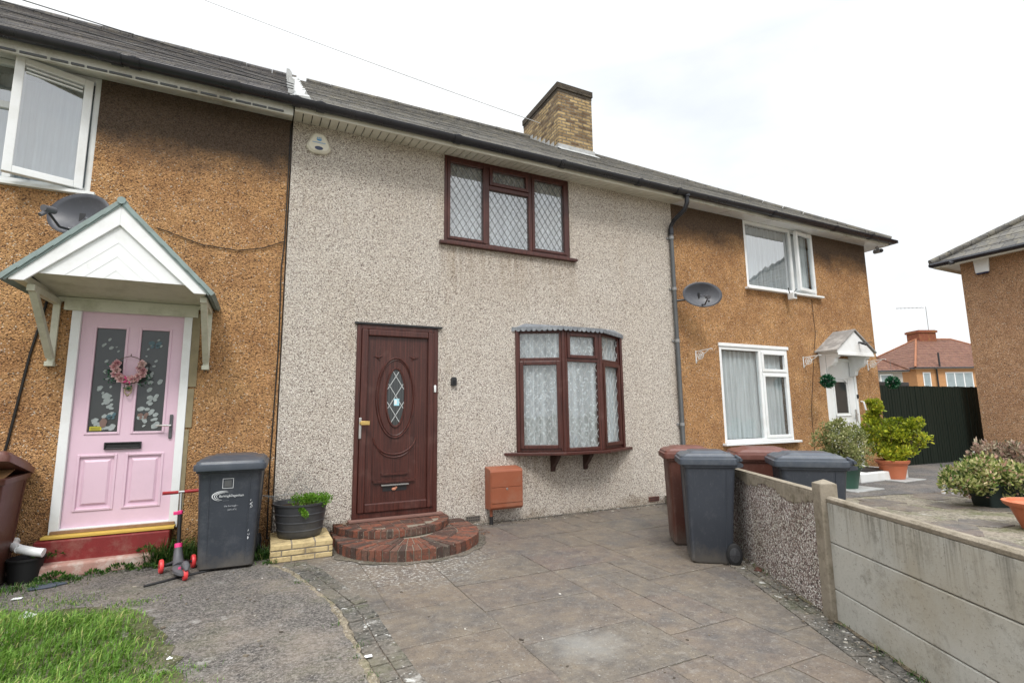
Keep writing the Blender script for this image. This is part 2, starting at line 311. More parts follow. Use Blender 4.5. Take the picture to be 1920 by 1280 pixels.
def m_fence():
    s = NT('dark green boards'); x = s.sep(); n = s.noise(1, 4, .6, v=s.map((30, 30, 1.5)))
    c = s.mix(n, (.007, .012, .009), (.016, .025, .018)); s.bump(n, .3, .004); return s.fin(c, .7, .25)
M['fence'] = m_fence()
def m_concrete():
    s = NT('stained concrete panel'); x = s.sep()
    n = s.noise(2.6, 7, .7); c = s.mix(n, (.34, .335, .30), (.52, .51, .465))
    n2 = s.noise(1.1, 5, .6, v=s.map(loc=(5, 2, 9))); c = s.mix(s.ramp(n2, [(.42, 0), (.62, .7)]), c, (.33, .29, .215))
    n7 = s.noise(5.2, 7, .78, v=s.map(loc=(7, 3, 1))); c = s.mix(s.ramp(n7, [(.52, 0), (.68, .55)]), c, (.15, .14, .11))
    st = s.noise(1, 5, .7, v=s.map((26, 26, .9))); top = s.math('MULTIPLY_ADD', s.noise(1, 3, .5, v=s.map((9, 9, .2))), .6); s.t.nodes[-1].inputs[2].default_value = .22
    g = s.math('SUBTRACT', x[2], top); g = s.ramp(g, [(0, 0), (.28, 1)])
    c = s.mix(s.math('MULTIPLY', g, s.ramp(st, [(.46, 0), (.66, .8)])), c, (.075, .068, .05))
    sp = s.noise(60, 3, .7); c = s.mix(s.ramp(sp, [(.58, 0), (.72, .5)]), c, (.10, .09, .07))
    s.bump(s.math('ADD', sp, n), .35, .004); return s.fin(c, .88, .25)
M['concrete'] = m_concrete()
M['post'] = plain('mossy concrete post', (.27, .235, .185), .9, .2, .35, 14, .9, dirt=(.12, .10, .065), dirt_amt=.9)
def m_dash():
    s = NT('brown and white stone dash'); v = s.voro(105); h = s.voro(105, out='Distance'); sv = s.n('ShaderNodeSeparateColor'); s.l(v, sv.inputs[0])
    c = s.ramp(sv.outputs[0], [(0, (.13, .10, .09)), (.18, (.27, .20, .18)), (.40, (.44, .36, .33)), (.56, (.58, .53, .49)), (.74, (.84, .82, .78)), (.92, (.32, .26, .24))], 'CONSTANT')
    n = s.noise(2.5, 6, .7); c = s.mix(s.ramp(n, [(.4, 0), (.7, .6)]), c, (.5, .48, .36), 'MULTIPLY')
    s.bump(s.math('MULTIPLY', h, -1.0), 1.0, .012); return s.fin(c, .85, .25)
M['dash'] = m_dash()
def m_paving():
    s = NT('brown riven paving'); a = s.attr('rnd')
    c = s.ramp(a, [(0, (.112, .096, .084)), (.25, (.140, .110, .090)), (.5, (.124, .108, .090)), (.75, (.150, .120, .093)), (1, (.130, .100, .088))])
    n = s.noise(1.7, 8, .72); c = s.mix(s.ramp(n, [(.36, .7), (.52, 0)]), c, (.085, .084, .085))
    n1 = s.noise(3.1, 6, .65, v=s.map(loc=(4, 7, 1))); c = s.mix(s.ramp(n1, [(.44, 0), (.66, .45)]), c, (.20, .165, .125))
    n6 = s.noise(6.5, 8, .8, v=s.map(loc=(9, 1, 4))); c = s.mix(s.ramp(n6, [(.34, .75), (.50, 0)]), c, (.070, .062, .060)); c = s.mix(s.ramp(n6, [(.52, 0), (.66, .5)]), c, (.21, .17, .12))
    n2 = s.noise(13, 7, .78); c = s.mix(s.ramp(n2, [(.52, 0), (.68, .6)]), c, (.25, .23, .205))
    n3 = s.noise(55, 4, .75); c = s.mix(s.ramp(n3, [(.60, 0), (.70, .75)]), c, (.42, .41, .38))
    n5 = s.noise(80, 3, .7); c = s.mix(s.ramp(n5, [(.3, .7), (.46, 0)]), c, (.045, .038, .034))
    # pale cement stain, in a fixed spot on the slabs
    x = s.n('ShaderNodeVectorMath', operation='DISTANCE'); s.l(s.co, x.inputs[0]); x.inputs[1].default_value = (1.84, -3.50, .004)
    d = s.math('ADD', x.outputs[1], s.math('MULTIPLY', s.noise(7, 5, .7), .5)); c = s.mix(s.ramp(d, [(.28, .5), (.55, 0)]), c, (.26, .26, .245))
    y = s.sep()[1]; near = s.noise(30, 5, .8); dd = s.n('ShaderNodeVectorMath', operation='DISTANCE'); s.l(s.co, dd.inputs[0]); dd.inputs[1].default_value = (1.3, -1.2, .004)
    sp = s.math('MULTIPLY', s.ramp(dd.outputs[1], [(.5, 1), (1.1, 0)]), s.ramp(near, [(.52, 0), (.62, .9)])); c = s.mix(sp, c, (.48, .47, .44))
    n4 = s.noise(9, 5, .6); h = s.math('ADD', s.math('MULTIPLY', n4, 1.2), s.math('MULTIPLY', n3, .35)); s.bump(h, .5, .012)
    return s.fin(c, .62, .35)
M['paving'] = m_paving()
def m_tarmac(name, a, b, moss=0, sc=70, spots=False):
    s = NT(name); v = s.voro(sc); sv = s.n('ShaderNodeSeparateColor'); s.l(v, sv.inputs[0]); n = s.noise(sc*.6, 4, .7)
    c = s.mix(s.ramp(sv.outputs[0], [(0, 0), (1, 1)]), a, b); c = s.mix(s.ramp(n, [(.38, .8), (.5, 0)]), c, tuple(x*.45 for x in a))
    c = s.mix(s.ramp(s.noise(sc*1.1, 2), [(.66, 0), (.72, .7)]), c, (.5, .49, .46))
    n2 = s.noise(1.4, 6, .7); c = s.mix(s.ramp(n2, [(.45, 0), (.7, .5)]), c, (.30, .25, .20))
    n4 = s.noise(4.2, 6, .75, v=s.map(loc=(2, 5, 0))); c = s.mix(s.ramp(n4, [(.60, 0), (.68, .6)]), c, (.38, .37, .35))
    if moss: n3 = s.noise(2.3, 7, .75, v=s.map(loc=(1, 9, 3))); c = s.mix(s.ramp(n3, [(.5, 0), (.64, moss)]), c, (.09, .10, .035))
    if spots: c = s.mix(s.ramp(s.noise(11, 3, .6, v=s.map(loc=(6, 2, 0))), [(.645, 0), (.68, .8)]), c, (.50, .50, .48))
    s.bump(s.math('ADD', s.voro(sc, out='Distance'), n), .7, .01); return s.fin(c, .85, .3)
M['tarmac'] = m_tarmac('old tarmac', (.062, .056, .052), (.215, .198, .182), .2, 84)
M['tarmac_r'] = m_tarmac('smooth grey tarmac', (.095, .09, .09), (.155, .148, .145), .1, 60)
M['roughcon'] = m_tarmac('mossy rough concrete', (.14, .125, .095), (.29, .26, .21), .75, 45)
M['earth'] = m_tarmac('bare earth and joint sand', (.10, .08, .055), (.22, .18, .12), .5, 80)
M['setts'] = m_tarmac('dark edging setts', (.070, .067, .060), (.14, .13, .115), .3, 50, True)
M['kerb'] = m_tarmac('crumbling mortar edge', (.15, .125, .09), (.30, .26, .19), .5, 60)
M['joint'] = m_tarmac('sandy slab joint', (.08, .07, .055), (.15, .13, .105), .2, 70)
M['lawnsoil'] = m_tarmac('mossy lawn soil', (.045, .05, .02), (.10, .10, .05), .6, 60)
def m_redbrick():
    s = NT('weathered red step brick'); a = s.attr('rnd')
    c = s.ramp(a, [(0, (.06, .038, .032)), (.3, (.12, .05, .036)), (.6, (.22, .075, .045)), (.85, (.15, .075, .055)), (1, (.09, .07, .058))])
    n = s.noise(20, 6, .75); c = s.mix(s.ramp(n, [(.44, 0), (.62, .85)]), c, (.055, .045, .038))
    n2 = s.noise(33, 4, .7, v=s.map(loc=(3, 1, 2))); c = s.mix(s.ramp(n2, [(.60, 0), (.70, .6)]), c, (.38, .33, .27))
    s.bump(n, .6, .006); return s.fin(c, .85, .25)
M['redbrick'] = m_redbrick()
M['mortar'] = plain('step mortar', (.23, .20, .16), .9, .1, .3, 18, .5)
M['redtile'] = m_slate('red brown roof tiles', (.125, .05, .034), (.17, .075, .052), (.22, .12, .06), .28)
M['redridge'] = plain('orange ridge tiles', (.28, .12, .065), .8, .2, .25, 6)
M['redchim'] = plain('red brick stack', (.22, .075, .045), .85, .2, .35, 5, 0, dirt=(.30, .20, .06), dirt_amt=.5)
M['orangewall'] = plain('orange render', (.50, .27, .13), .9, .2, .2, 4)
M['greywall'] = plain('grey render', (.42, .39, .36), .9, .2, .2, 4)

# ------------------------------------------------------------------ mesh helpers
class MB:
    def __init__(s): s.v = []; s.f = []; s.mi = []; s.rn = []; s.smooth = []
    def add(s, vs, fs, mi=0, rn=None, sm=False):
        k = len(s.v); s.v += [tuple(x) for x in vs]; rn = random.random() if rn is None else rn
        for q in fs: s.f.append(tuple(k+i for i in q)); s.mi.append(mi); s.rn.append(rn); s.smooth.append(sm)
        return s
    def box(s, x0, x1, y0, y1, z0, z1, mi=0, T=None, rn=None):
        vs = [Vector(p) for p in ((x0,y0,z0),(x1,y0,z0),(x1,y1,z0),(x0,y1,z0),(x0,y0,z1),(x1,y0,z1),(x1,y1,z1),(x0,y1,z1))]
        if T: vs = [T @ p for p in vs]
        return s.add(vs, [(0,3,2,1),(4,5,6,7),(0,1,5,4),(1,2,6,5),(2,3,7,6),(3,0,4,7)], mi, rn)
    def quad(s, a, b, c, d, mi=0, rn=None): return s.add([a, b, c, d], [(0, 1, 2, 3)], mi, rn)
    def prism(s, poly, d, mi=0, rn=None):      # poly = list of Vectors, extruded by vector d
        n = len(poly); d = Vector(d); P = [Vector(p) for p in poly]; vs = P+[p+d for p in P]
        return s.add(vs, [tuple(range(n))[::-1], tuple(range(n, 2*n))]+[(i, (i+1) % n, (i+1) % n+n, i+n) for i in range(n)], mi, rn)
    def bar(s, a, b, w, h, up=(0, 0, 1), mi=0, rn=None):
        a = Vector(a); b = Vector(b); d = (b-a).normalized(); upv = Vector(up); sd = d.cross(upv)
        if sd.length < 1e-4: sd = d.cross(Vector((1, 0, 0)))
        sd.normalize(); uv = sd.cross(d); sd *= w/2; uv *= h/2
        return s.add([a-sd-uv, a+sd-uv, a+sd+uv, a-sd+uv, b-sd-uv, b+sd-uv, b+sd+uv, b-sd+uv], [(0,1,2,3),(7,6,5,4),(0,4,5,1),(1,5,6,2),(2,6,7,3),(3,7,4,0)], mi, rn)
    def tube(s, pts, r, n=8, mi=0, cap=True, rn=None):
        pts = [Vector(p) for p in pts]; rs = r if isinstance(r, (list, tuple)) else [r]*len(pts); vs = []; fs = []; prev = None
        for i, p in enumerate(pts):
            t = (pts[min(i+1, len(pts)-1)]-pts[max(i-1, 0)]).normalized()
            if prev is None: a = t.orthogonal().normalized()
            else: a = (prev-t*prev.dot(t)).normalized()
            prev = a; b = t.cross(a)
            for k in range(n): q = 2*math.pi*k/n; vs.append(p+(a*math.cos(q)+b*math.sin(q))*rs[i])
        for i in range(len(pts)-1):
            for k in range(n): k2 = (k+1) % n; fs.append((i*n+k, i*n+k2, (i+1)*n+k2, (i+1)*n+k))
        if cap: fs.append(tuple(range(n))[::-1]); fs.append(tuple(range((len(pts)-1)*n, len(pts)*n)))
        return s.add(vs, fs, mi, rn, True)
    def lathe(s, prof, c=(0, 0, 0), n=24, axis='z', mi=0, rn=None, a0=0, a1=2*math.pi, T=None):
        c = Vector(c); vs = []; fs = []; full = abs(a1-a0-2*math.pi) < 1e-6; m = n if full else n+1
        for (r, h) in prof:
            for k in range(m):
                q = a0+(a1-a0)*k/n; x, y = r*math.cos(q), r*math.sin(q)
                p = Vector((x, y, h)) if axis == 'z' else (Vector((x, h, y)) if axis == 'y' else Vector((h, x, y)))
                vs.append((T @ p if T else p)+c)
        for i in range(len(prof)-1):
            for k in range(n):
                k2 = (k+1) % m; fs.append((i*m+k, i*m+k2, (i+1)*m+k2, (i+1)*m+k))
        return s.add(vs, fs, mi, rn, True)
    def ball(s, c, r, n=10, mi=0, sc=(1, 1, 1)):
        prof = [(max(1e-4, r*math.sin(math.pi*i/n)), -r*math.cos(math.pi*i/n)) for i in range(n+1)]
        T = Matrix.Diagonal((*sc, 1)); return s.lathe(prof, c, n+4, T=T, mi=mi)
    def build(s, name, mat, parent=None, bev=0, seg=2, nofix=False, sub=0):
        me = bpy.data.meshes.new(name); me.from_pydata(s.v, [], s.f)
        for m in (mat if isinstance(mat, (list, tuple)) else [mat]): me.materials.append(m)
        me.polygons.foreach_set('material_index', s.mi); me.polygons.foreach_set('use_smooth', s.smooth)
        at = me.attributes.new('rnd', 'FLOAT', 'FACE'); at.data.foreach_set('value', s.rn)
        me.update()
        if not nofix:
            bm = bmesh.new(); bm.from_mesh(me); bmesh.ops.recalc_face_normals(bm, faces=bm.faces); bm.to_mesh(me); bm.free()
        if any(s.smooth):
            try: me.set_sharp_from_angle(angle=R(38))
            except Exception: pass
        o = bpy.data.objects.new(name, me); COL.objects.link(o)
        if parent: o.parent = parent
        if bev: b = o.modifiers.new('bevel', 'BEVEL'); b.width = bev; b.segments = seg; b.limit_method = 'ANGLE'; b.angle_limit = R(35); b.harden_normals = False
        return o
    def shift(s, d): s.v = [(x[0]+d[0], x[1]+d[1], x[2]+d[2]) for x in s.v]; return s

def tag(o, label=None, cat=None, group=None, kind=None):
    for k, v in (('label', label), ('category', cat), ('group', group), ('kind', kind)):
        if v: o[k] = v
    return o
def empty(name, loc=(0, 0, 0), rz=0, label=None, cat=None, group=None):
    o = bpy.data.objects.new(name, None); COL.objects.link(o); o.location = loc; o.rotation_euler = (0, 0, rz); o.empty_display_size = .1
    return tag(o, label, cat, group)
def copy_tree(o, parent=None):
    c = o.copy(); COL.objects.link(c); c.parent = parent
    for ch in [x for x in bpy.data.objects if x.parent == o]: copy_tree(ch, c)
    return c
def text_mesh(txt, size, mat, name, parent, M4, depth=.0006, font_sx=1.0):
    cu = bpy.data.curves.new(name, 'FONT'); cu.body = txt; cu.size = size; cu.extrude = depth; cu.align_x = 'CENTER'; cu.align_y = 'CENTER'
    to = bpy.data.objects.new(name, cu); me = bpy.data.meshes.new_from_object(to); bpy.data.objects.remove(to)
    me.transform(M4 @ Matrix.Diagonal((font_sx, 1, 1, 1))); me.materials.clear(); me.materials.append(mat)
    o = bpy.data.objects.new(name, me); COL.objects.link(o); o.parent = parent; return o

def wall_holes(mb, x0, x1, z0, z1, yf, th, holes, mi=0):
    """solid wall front at y=yf, thickness th into +y, with rectangular holes (x0,x1,z0,z1)"""
    xs = sorted({x0, x1, *[h[0] for h in holes], *[h[1] for h in holes]}); zs = sorted({z0, z1, *[h[2] for h in holes], *[h[3] for h in holes]})
    for i in range(len(xs)-1):
        for j in range(len(zs)-1):
            cx, cz = (xs[i]+xs[i+1])/2, (zs[j]+zs[j+1])/2
            if any(h[0] < cx < h[1] and h[2] < cz < h[3] for h in holes): continue
            mb.quad((xs[i], yf, zs[j]), (xs[i+1], yf, zs[j]), (xs[i+1], yf, zs[j+1]), (xs[i], yf, zs[j+1]), mi)
    for a, b, c, d in holes:
        y1 = yf+th
        mb.quad((a, yf, c), (a, y1, c), (a, y1, d), (a, yf, d), mi); mb.quad((b, yf, c), (b, y1, c), (b, y1, d), (b, yf, d), mi)
        mb.quad((a, yf, d), (b, yf, d), (b, y1, d), (a, y1, d), mi); mb.quad((a, yf, c), (b, yf, c), (b, y1, c), (a, y1, c), mi)

def ring(mb, x0, x1, z0, z1, y0, y1, t, mi=0, tb=None):
    tb = tb or t
    mb.box(x0, x0+t, y0, y1, z0, z1, mi); mb.box(x1-t, x1, y0, y1, z0, z1, mi); mb.box(x0+t, x1-t, y0, y1, z0, z0+tb, mi); mb.box(x0+t, x1-t, y0, y1, z1-t, z1, mi)

def curtain(name, mat, x0, x1, z0, z1, y, parent, amp=.018, wl=.085, seed=0, T=None):
    rnd = random.Random(seed); n = max(8, int((x1-x0)/.012)); ph = rnd.random()*6; mb = MB(); vs = []; fs = []
    rows = 6
    for j in range(rows+1):
        z = z1+(z0-z1)*j/rows
        for i in range(n+1):
            x = x0+(x1-x0)*i/n; q = x/wl*2*math.pi
            yy = y+amp*math.sin(q+ph+.9*math.sin(x*7+ph)+.15*j*math.sin(x*5))*(.75+.25*j/rows)+amp*.4*math.sin(q*2.3+1+ph)
            p = Vector((x, yy, z)); vs.append(T @ p if T else p)
    for j in range(rows):
        for i in range(n): a = j*(n+1)+i; fs.append((a, a+1, a+n+2, a+n+1))
    mb.add(vs, fs, 0, .5, True); return mb.build(name, mat, parent, nofix=True)

def lead_lines(mb, inside, x0, x1, z0, z1, y, dx, dz, w=.006, mi=1, th=.004, x_off=0, z_off=0, T=None):
    """diamond lattice clipped by inside(x,z): proud strips on the outer face of a pane"""
    L = math.hypot(dx, dz)
    for sgn in (1, -1):
        ux, uz = dx/L, sgn*dz/L
        span = (x1-x0)+(z1-z0)*dx/dz; n = int(span/dx)+3
        for k in range(-n, n+1):
            px = x0+x_off+k*dx; pz = z0+z_off if sgn == 1 else z0+z_off
            pts = []; steps = int((x1-x0+z1-z0)*2/.005); start = None; last = None
            for q in range(-steps, steps):
                X = px+ux*q*.005; Z = pz+uz*q*.005
                if inside(X, Z):
                    if start is None: start = (X, Z)
                    last = (X, Z)
                elif start is not None: break
            if start and last and math.hypot(last[0]-start[0], last[1]-start[1]) > .02:
                a = Vector((start[0], y-th/2, start[1])); b = Vector((last[0], y-th/2, last[1]))
                if T: a = T @ a; b = T @ b
                up = (T.to_3x3() @ Vector((0, 1, 0))) if T else Vector((0, 1, 0))
                mb.bar(a, b, w, th, up=up, mi=mi)

def pane(x0, x1, z0, z1, y, parent, mat, lead=None, T=None, leadmat=None):
    mb = MB(); P = [Vector(p) for p in ((x0, y, z0), (x1, y, z0), (x1, y, z1), (x0, y, z1))]
    if T: P = [T @ p for p in P]
    mb.quad(*P)
    if lead:
        eps = .002; lead_lines(mb, lambda X, Z: x0-eps <= X <= x1+eps and z0-eps <= Z <= z1+eps, x0, x1, z0, z1, y-.003, lead[0], lead[1], T=T, w=lead[2] if len(lead) > 2 else .006)
    return mb.build('pane', [mat, leadmat or M['lead_line']], parent, nofix=True)

def room(x0, x1, z0, z1, y, parent, d=.5):
    mb = MB(); a, b, c, e = x0, x1, z0, z1; Y = y+d
    mb.quad((a, Y, c), (b, Y, c), (b, Y, e), (a, Y, e)); mb.quad((a, y, c), (a, Y, c), (a, Y, e), (a, y, e)); mb.quad((b, y, c), (b, Y, c), (b, Y, e), (b, y, e))
    mb.quad((a, y, e), (b, y, e), (b, Y, e), (a, Y, e)); mb.quad((a, y, c), (b, y, c), (b, Y, c), (a, Y, c))
    return mb.build('room_interior', M['dark'], parent, nofix=True)

# ================================================================== SETTING
def sheet(name, pts, z, mat, th=0.0):
    mb = MB(); mb.add([(x, y, z) for x, y in pts], [tuple(range(len(pts)))], 0, .5)
    o = mb.build(name, mat, nofix=True); return tag(o, kind='structure')
sheet('ground', [(-400, -400), (400, -400), (400, 400), (-400, 400)], -.05, M['roughcon'])
GZ = .12
def wx(y): return 4.31 + .528*(y+2.54)        # line of the boundary wall
# driveway: individual riven slabs, one mesh, over a bed of earth
sheet('joint_bed', [(-.4, -9), (wx(-9), -9), (wx(0)+.1, 0.02), (-.4, .02)], -.0035, M['joint'])
mb = MB(); rnd = random.Random(11)
xg = [(-.6+.300*i) for i in range(26)]; yg = [(-.02-.300*j) for j in range(36)]
used = set()
for j in range(35):
    for i in range(25):
        if (i, j) in used: continue
        opts = [(2, 2), (3, 2), (2, 3), (2, 1), (1, 2), (2, 2), (3, 2)]; rnd.shuffle(opts); opts.append((1, 1))
        for a, b in opts:
            cells = [(i+p, j+q) for p in range(a) for q in range(b)]
            if all(c not in used and c[0] < 25 and c[1] < 35 for c in cells): break
        used.update(cells)
        x0, x1 = xg[i]+.003, xg[min(i+a, 25)]-.003; y1, y0 = yg[j]-.003, yg[min(j+b, 35)]+.003
        if x0 > wx(y1)+.1: continue
        vs = []; h = rnd.uniform(-.002, .001); t1, t2 = rnd.uniform(-.001, .001), rnd.uniform(-.001, .001)
        # wobbly hewn edge
        P = []
        for (ax, ay), (bx_, by) in (((x0, y0), (x1, y0)), ((x1, y0), (x1, y1)), ((x1, y1), (x0, y1)), ((x0, y1), (x0, y0))):
            n = max(3, int(math.hypot(bx_-ax, by-ay)/.08))
            for k in range(n):
                q = k/n; P.append((ax+(bx_-ax)*q+rnd.uniform(-.003, .003), ay+(by-ay)*q+rnd.uniform(-.003, .003)))
        cx, cy = (x0+x1)/2, (y0+y1)/2; n = len(P); rv = rnd.random()
        top = [(px, py, h+t1*(px-cx)/.3+t2*(py-cy)/.3) for px, py in P]
        inn = [(cx+(px-cx)*(1-.012/max(.15, abs(x1-x0)/2)), cy+(py-cy)*(1-.012/max(.15, abs(y1-y0)/2)), z+.003) for (px, py, z) in top]
        bot = [(px, py, -.02) for px, py in P]
        mb.add(bot+top+inn, [(k, (k+1) % n, (k+1) % n+n, k+n) for k in range(n)]+[(k+n, (k+1) % n+n, (k+1) % n+2*n, k+2*n) for k in range(n)]+[tuple(range(2*n, 3*n))], 0, rv)
tag(mb.build('driveway', M['paving']), kind='structure')
# left tarmac path
bl = [(.14, -.74), (.2, -.86), (.31, -1.12), (.42, -1.6), (.53, -2.1), (.56, -2.4), (.57, -2.9), (.60, -3.4), (.66, -4.0), (.8, -5), (1.0, -9)]
def jag(pts, amp, step, seed):
    rn = random.Random(seed); out = []
    for a, b in zip(pts, pts[1:]):
        n = max(1, int(math.hypot(b[0]-a[0], b[1]-a[1])/step))
        for k in range(n): out.append((a[0]+(b[0]-a[0])*k/n+rn.uniform(-amp, amp), a[1]+(b[1]-a[1])*k/n+rn.uniform(-amp, amp)))
    out.append(pts[-1]); return out
sheet('path', [(-9, .02), (.13, .02)]+jag([(.13, -.70)]+bl, .012, .06, 3)+[(-9, -9)], .012, M['tarmac'])
# edging setts that follow the path edge and those along the wall
def setts(name, line, off, rows, sz, z, seed, side=1):
    rn = random.Random(seed); mb = MB(); L = []; d = 0
    for a, b in zip(line, line[1:]): L.append((d, Vector((*a, 0)), Vector((*b, 0)))); d += math.hypot(b[0]-a[0], b[1]-a[1])
    t = 0
    while t < d-sz[0]:
        seg = [s for s in L if s[0] <= t][-1]; dr = (seg[2]-seg[1]).normalized(); p = seg[1]+dr*(t-seg[0]); nr = Vector((-dr.y, dr.x, 0))*side
        for k in range(rows):
            T = Matrix.Translation(p+nr*(off+k*(sz[1]+.008))) @ Matrix((( dr.x, nr.x, 0, 0), (dr.y, nr.y, 0, 0), (0, 0, 1, 0), (0, 0, 0, 1))) @ Matrix.Rotation(rn.uniform(-.03, .03), 4, 'Z') @ Matrix.Rotation(rn.uniform(-.015, .015), 4, 'X')
            mb.box(0, sz[0]-.008, 0, sz[1], -.03, z+rn.uniform(-.003, .003), 0, T)
        t += sz[0]
    o = mb.build(name, M['setts'], bev=.003, seg=1); return tag(o, kind='structure')
setts('edging_setts', [(.22, -.74)]+bl[1:], .03, 2, (.10, .10), .010, 5)
wl = [(wx(-2.2)-.03, -2.2), (wx(-8)-.03, -8)]
setts('edging_setts', wl, .01, 2, (.21, .10), .010, 6, side=-1)
mb = MB(); P = jag(bl, .004, .03, 9); rn = random.Random(4); pr = None; hh = .018
for k, p in enumerate(P):
    q = P[min(k+1, len(P)-1)]; o_ = P[max(k-1, 0)]; d = Vector((q[0]-o_[0], q[1]-o_[1], 0)).normalized(); nn = Vector((-d.y, d.x, 0)); c_ = Vector((*p, 0))
    hh = max(.008, min(.024, hh+rn.uniform(-.007, .007))); ww = .014+.006*math.sin(k*.9)+rn.uniform(-.004, .004)
    sec = [c_-nn*(ww+.012)+Vector((0, 0, .008)), c_-nn*ww*.7+Vector((0, 0, hh)), c_+nn*ww*.7+Vector((0, 0, hh+rn.uniform(-.004, .004))), c_+nn*(ww+.012)+Vector((0, 0, .008))]
    if pr: mb.add(pr+sec, [(0, 1, 5, 4), (1, 2, 6, 5), (2, 3, 7, 6)])
    pr = sec
tag(mb.build('kerb_strip', M['kerb'], nofix=True), kind='structure')
# gritty haunching strip at the foot of the boundary wall
sheet('verge_soil', jag([(wx(-2.2)-.05, -2.2), (wx(-8)-.05, -8)], .02, .07, 8)+[(wx(-8)+.05, -8), (wx(-2.2)+.05, -2.2)], .017, M['earth'])
# right-hand front yard: raised a little
tag(MB().add([(wx(-9)+.03, -9, GZ), (60, -9, GZ), (60, .3, GZ), (6.12, .02, GZ), (wx(0)+.03, .02, GZ), (wx(-9)+.03, -9, -.05), (wx(0)+.03, .02, -.05)], [(0, 1, 2, 3, 4), (0, 4, 6, 5)], 0, .5).build('yard', M['roughcon']), kind='structure')
sheet('path', jag([(6.3, -.4), (6.6, -1.25), (8.6, -1.7), (10.4, -2.2), (13, -3.6)], .03, .15, 2)+[(60, -4), (60, 9), (11.7, 9), (11.7, -.02), (6.3, -.02)], GZ+.006, M['tarmac_r'])
# flat crazy-paving pieces in the yard
mb = MB(); rn = random.Random(31)
for k in range(46):
    cx, cy = rn.uniform(5.2, 10), rn.uniform(-4.6, -1.8)
    if cx < wx(cy)+.45: continue
    n = rn.randint(4, 6); a0 = rn.random()*6; P = [(cx+rn.uniform(.16, .33)*math.cos(a0+6.283*q/n), cy+rn.uniform(.16, .33)*math.sin(a0+6.283*q/n)) for q in range(n)]
    mb.prism([(x, y, GZ-.01) for x, y in P], (0, 0, .018+rn.uniform(-.004, .004)))
tag(mb.build('paving_stones', M['paving'], bev=.004, seg=1), kind='structure')
# lawn soil + blades
lawn = [(-9, -.9), (-2.6, -.85), (-1.75, -1.02), (-1.35, -1.26), (-1.05, -1.33), (-.86, -1.42), (-.70, -1.62), (-.56, -1.95), (-.48, -2.2), (-.40, -2.5), (-.33, -2.9), (-.2, -3.5), (-.1, -4.5), (0, -9), (-9, -9)]
sheet('lawn_soil', jag(lawn, .05, .09, 12), .018, M['lawnsoil'])
def inpoly(x, y, P):
    c = False; n = len(P)
    for i in range(n):
        x1, y1 = P[i]; x2, y2 = P[(i+1) % n]
        if (y1 > y) != (y2 > y) and x < (x2-x1)*(y-y1)/(y2-y1)+x1: c = not c
    return c
def edge_dist(x, y, P):
    best = 9
    for (x1, y1), (x2, y2) in zip(P, P[1:]):
        dx, dy = x2-x1, y2-y1; t = max(0, min(1, ((x-x1)*dx+(y-y1)*dy)/(dx*dx+dy*dy))); best = min(best, math.hypot(x-x1-t*dx, y-y1-t*dy))
    return best
def blade(mb, x, y, z, h, w, lean, az, rn_):
    dx, dy = math.cos(az), math.sin(az); px, py = -dy*w/2, dx*w/2
    p = [(x-px, y-py, z), (x+px, y+py, z), (x+px*.8+dx*lean*h*.35, y+py*.8+dy*lean*h*.35, z+h*.55), (x-px*.8+dx*lean*h*.35, y-py*.8+dy*lean*h*.35, z+h*.55), (x+dx*lean*h, y+dy*lean*h, z+h*(1-.35*lean))]
    mb.add(p, [(0, 1, 2, 3), (3, 2, 4)], 0, rn_)
mb = MB(); rn = random.Random(2); cnt = 0
tries = 0
while cnt < 36000 and tries < 150000:
    tries += 1
    x = rn.uniform(-3.2, .1); y = rn.uniform(-4.3, -.85)
    if not inpoly(x, y, lawn) or x < -2.75-(y+2)*(-.2): continue
    e_ = edge_dist(x, y, lawn)
    cl = .5+.5*math.sin(x*5.1+1.3*math.sin(y*4.2))*math.sin(y*6.3+1.1*math.sin(x*3.7))
    if e_ < .26 and rn.random() > (e_/.26)**1.3+.10: continue
    h = rn.uniform(.05, .105)*(.6+.6*cl)*(min(1, .4+e_*2.2)); az = rn.gauss(5.6+1.6*cl, 1.2)
    blade(mb, x, y, .014, h, rn.uniform(.004, .009), rn.uniform(.2, 1.2), az, min(1, max(0, rn.gauss(.42+.25*cl, .24)))); cnt += 1
# sparse tufts in the bare edge of the path
for k in range(1500):
    c = rn.choice([(-1.5, -1.0, .16), (-1.85, -.85, .22), (-1.25, -1.12, .12), (-1.95, -.6, .2), (-.82, -1.36, .1), (-.42, -2.75, .1), (-.36, -3.0, .1)])
    blade(mb, rn.gauss(c[0], c[2]), rn.gauss(c[1], c[2]*.55), .012, rn.uniform(.01, .035), .004, rn.uniform(.3, 1.2), rn.random()*6.28, rn.random())
tag(mb.build('grass', M['grass'], nofix=True), 'rough green lawn grass in the near left corner', 'grass', kind='stuff')

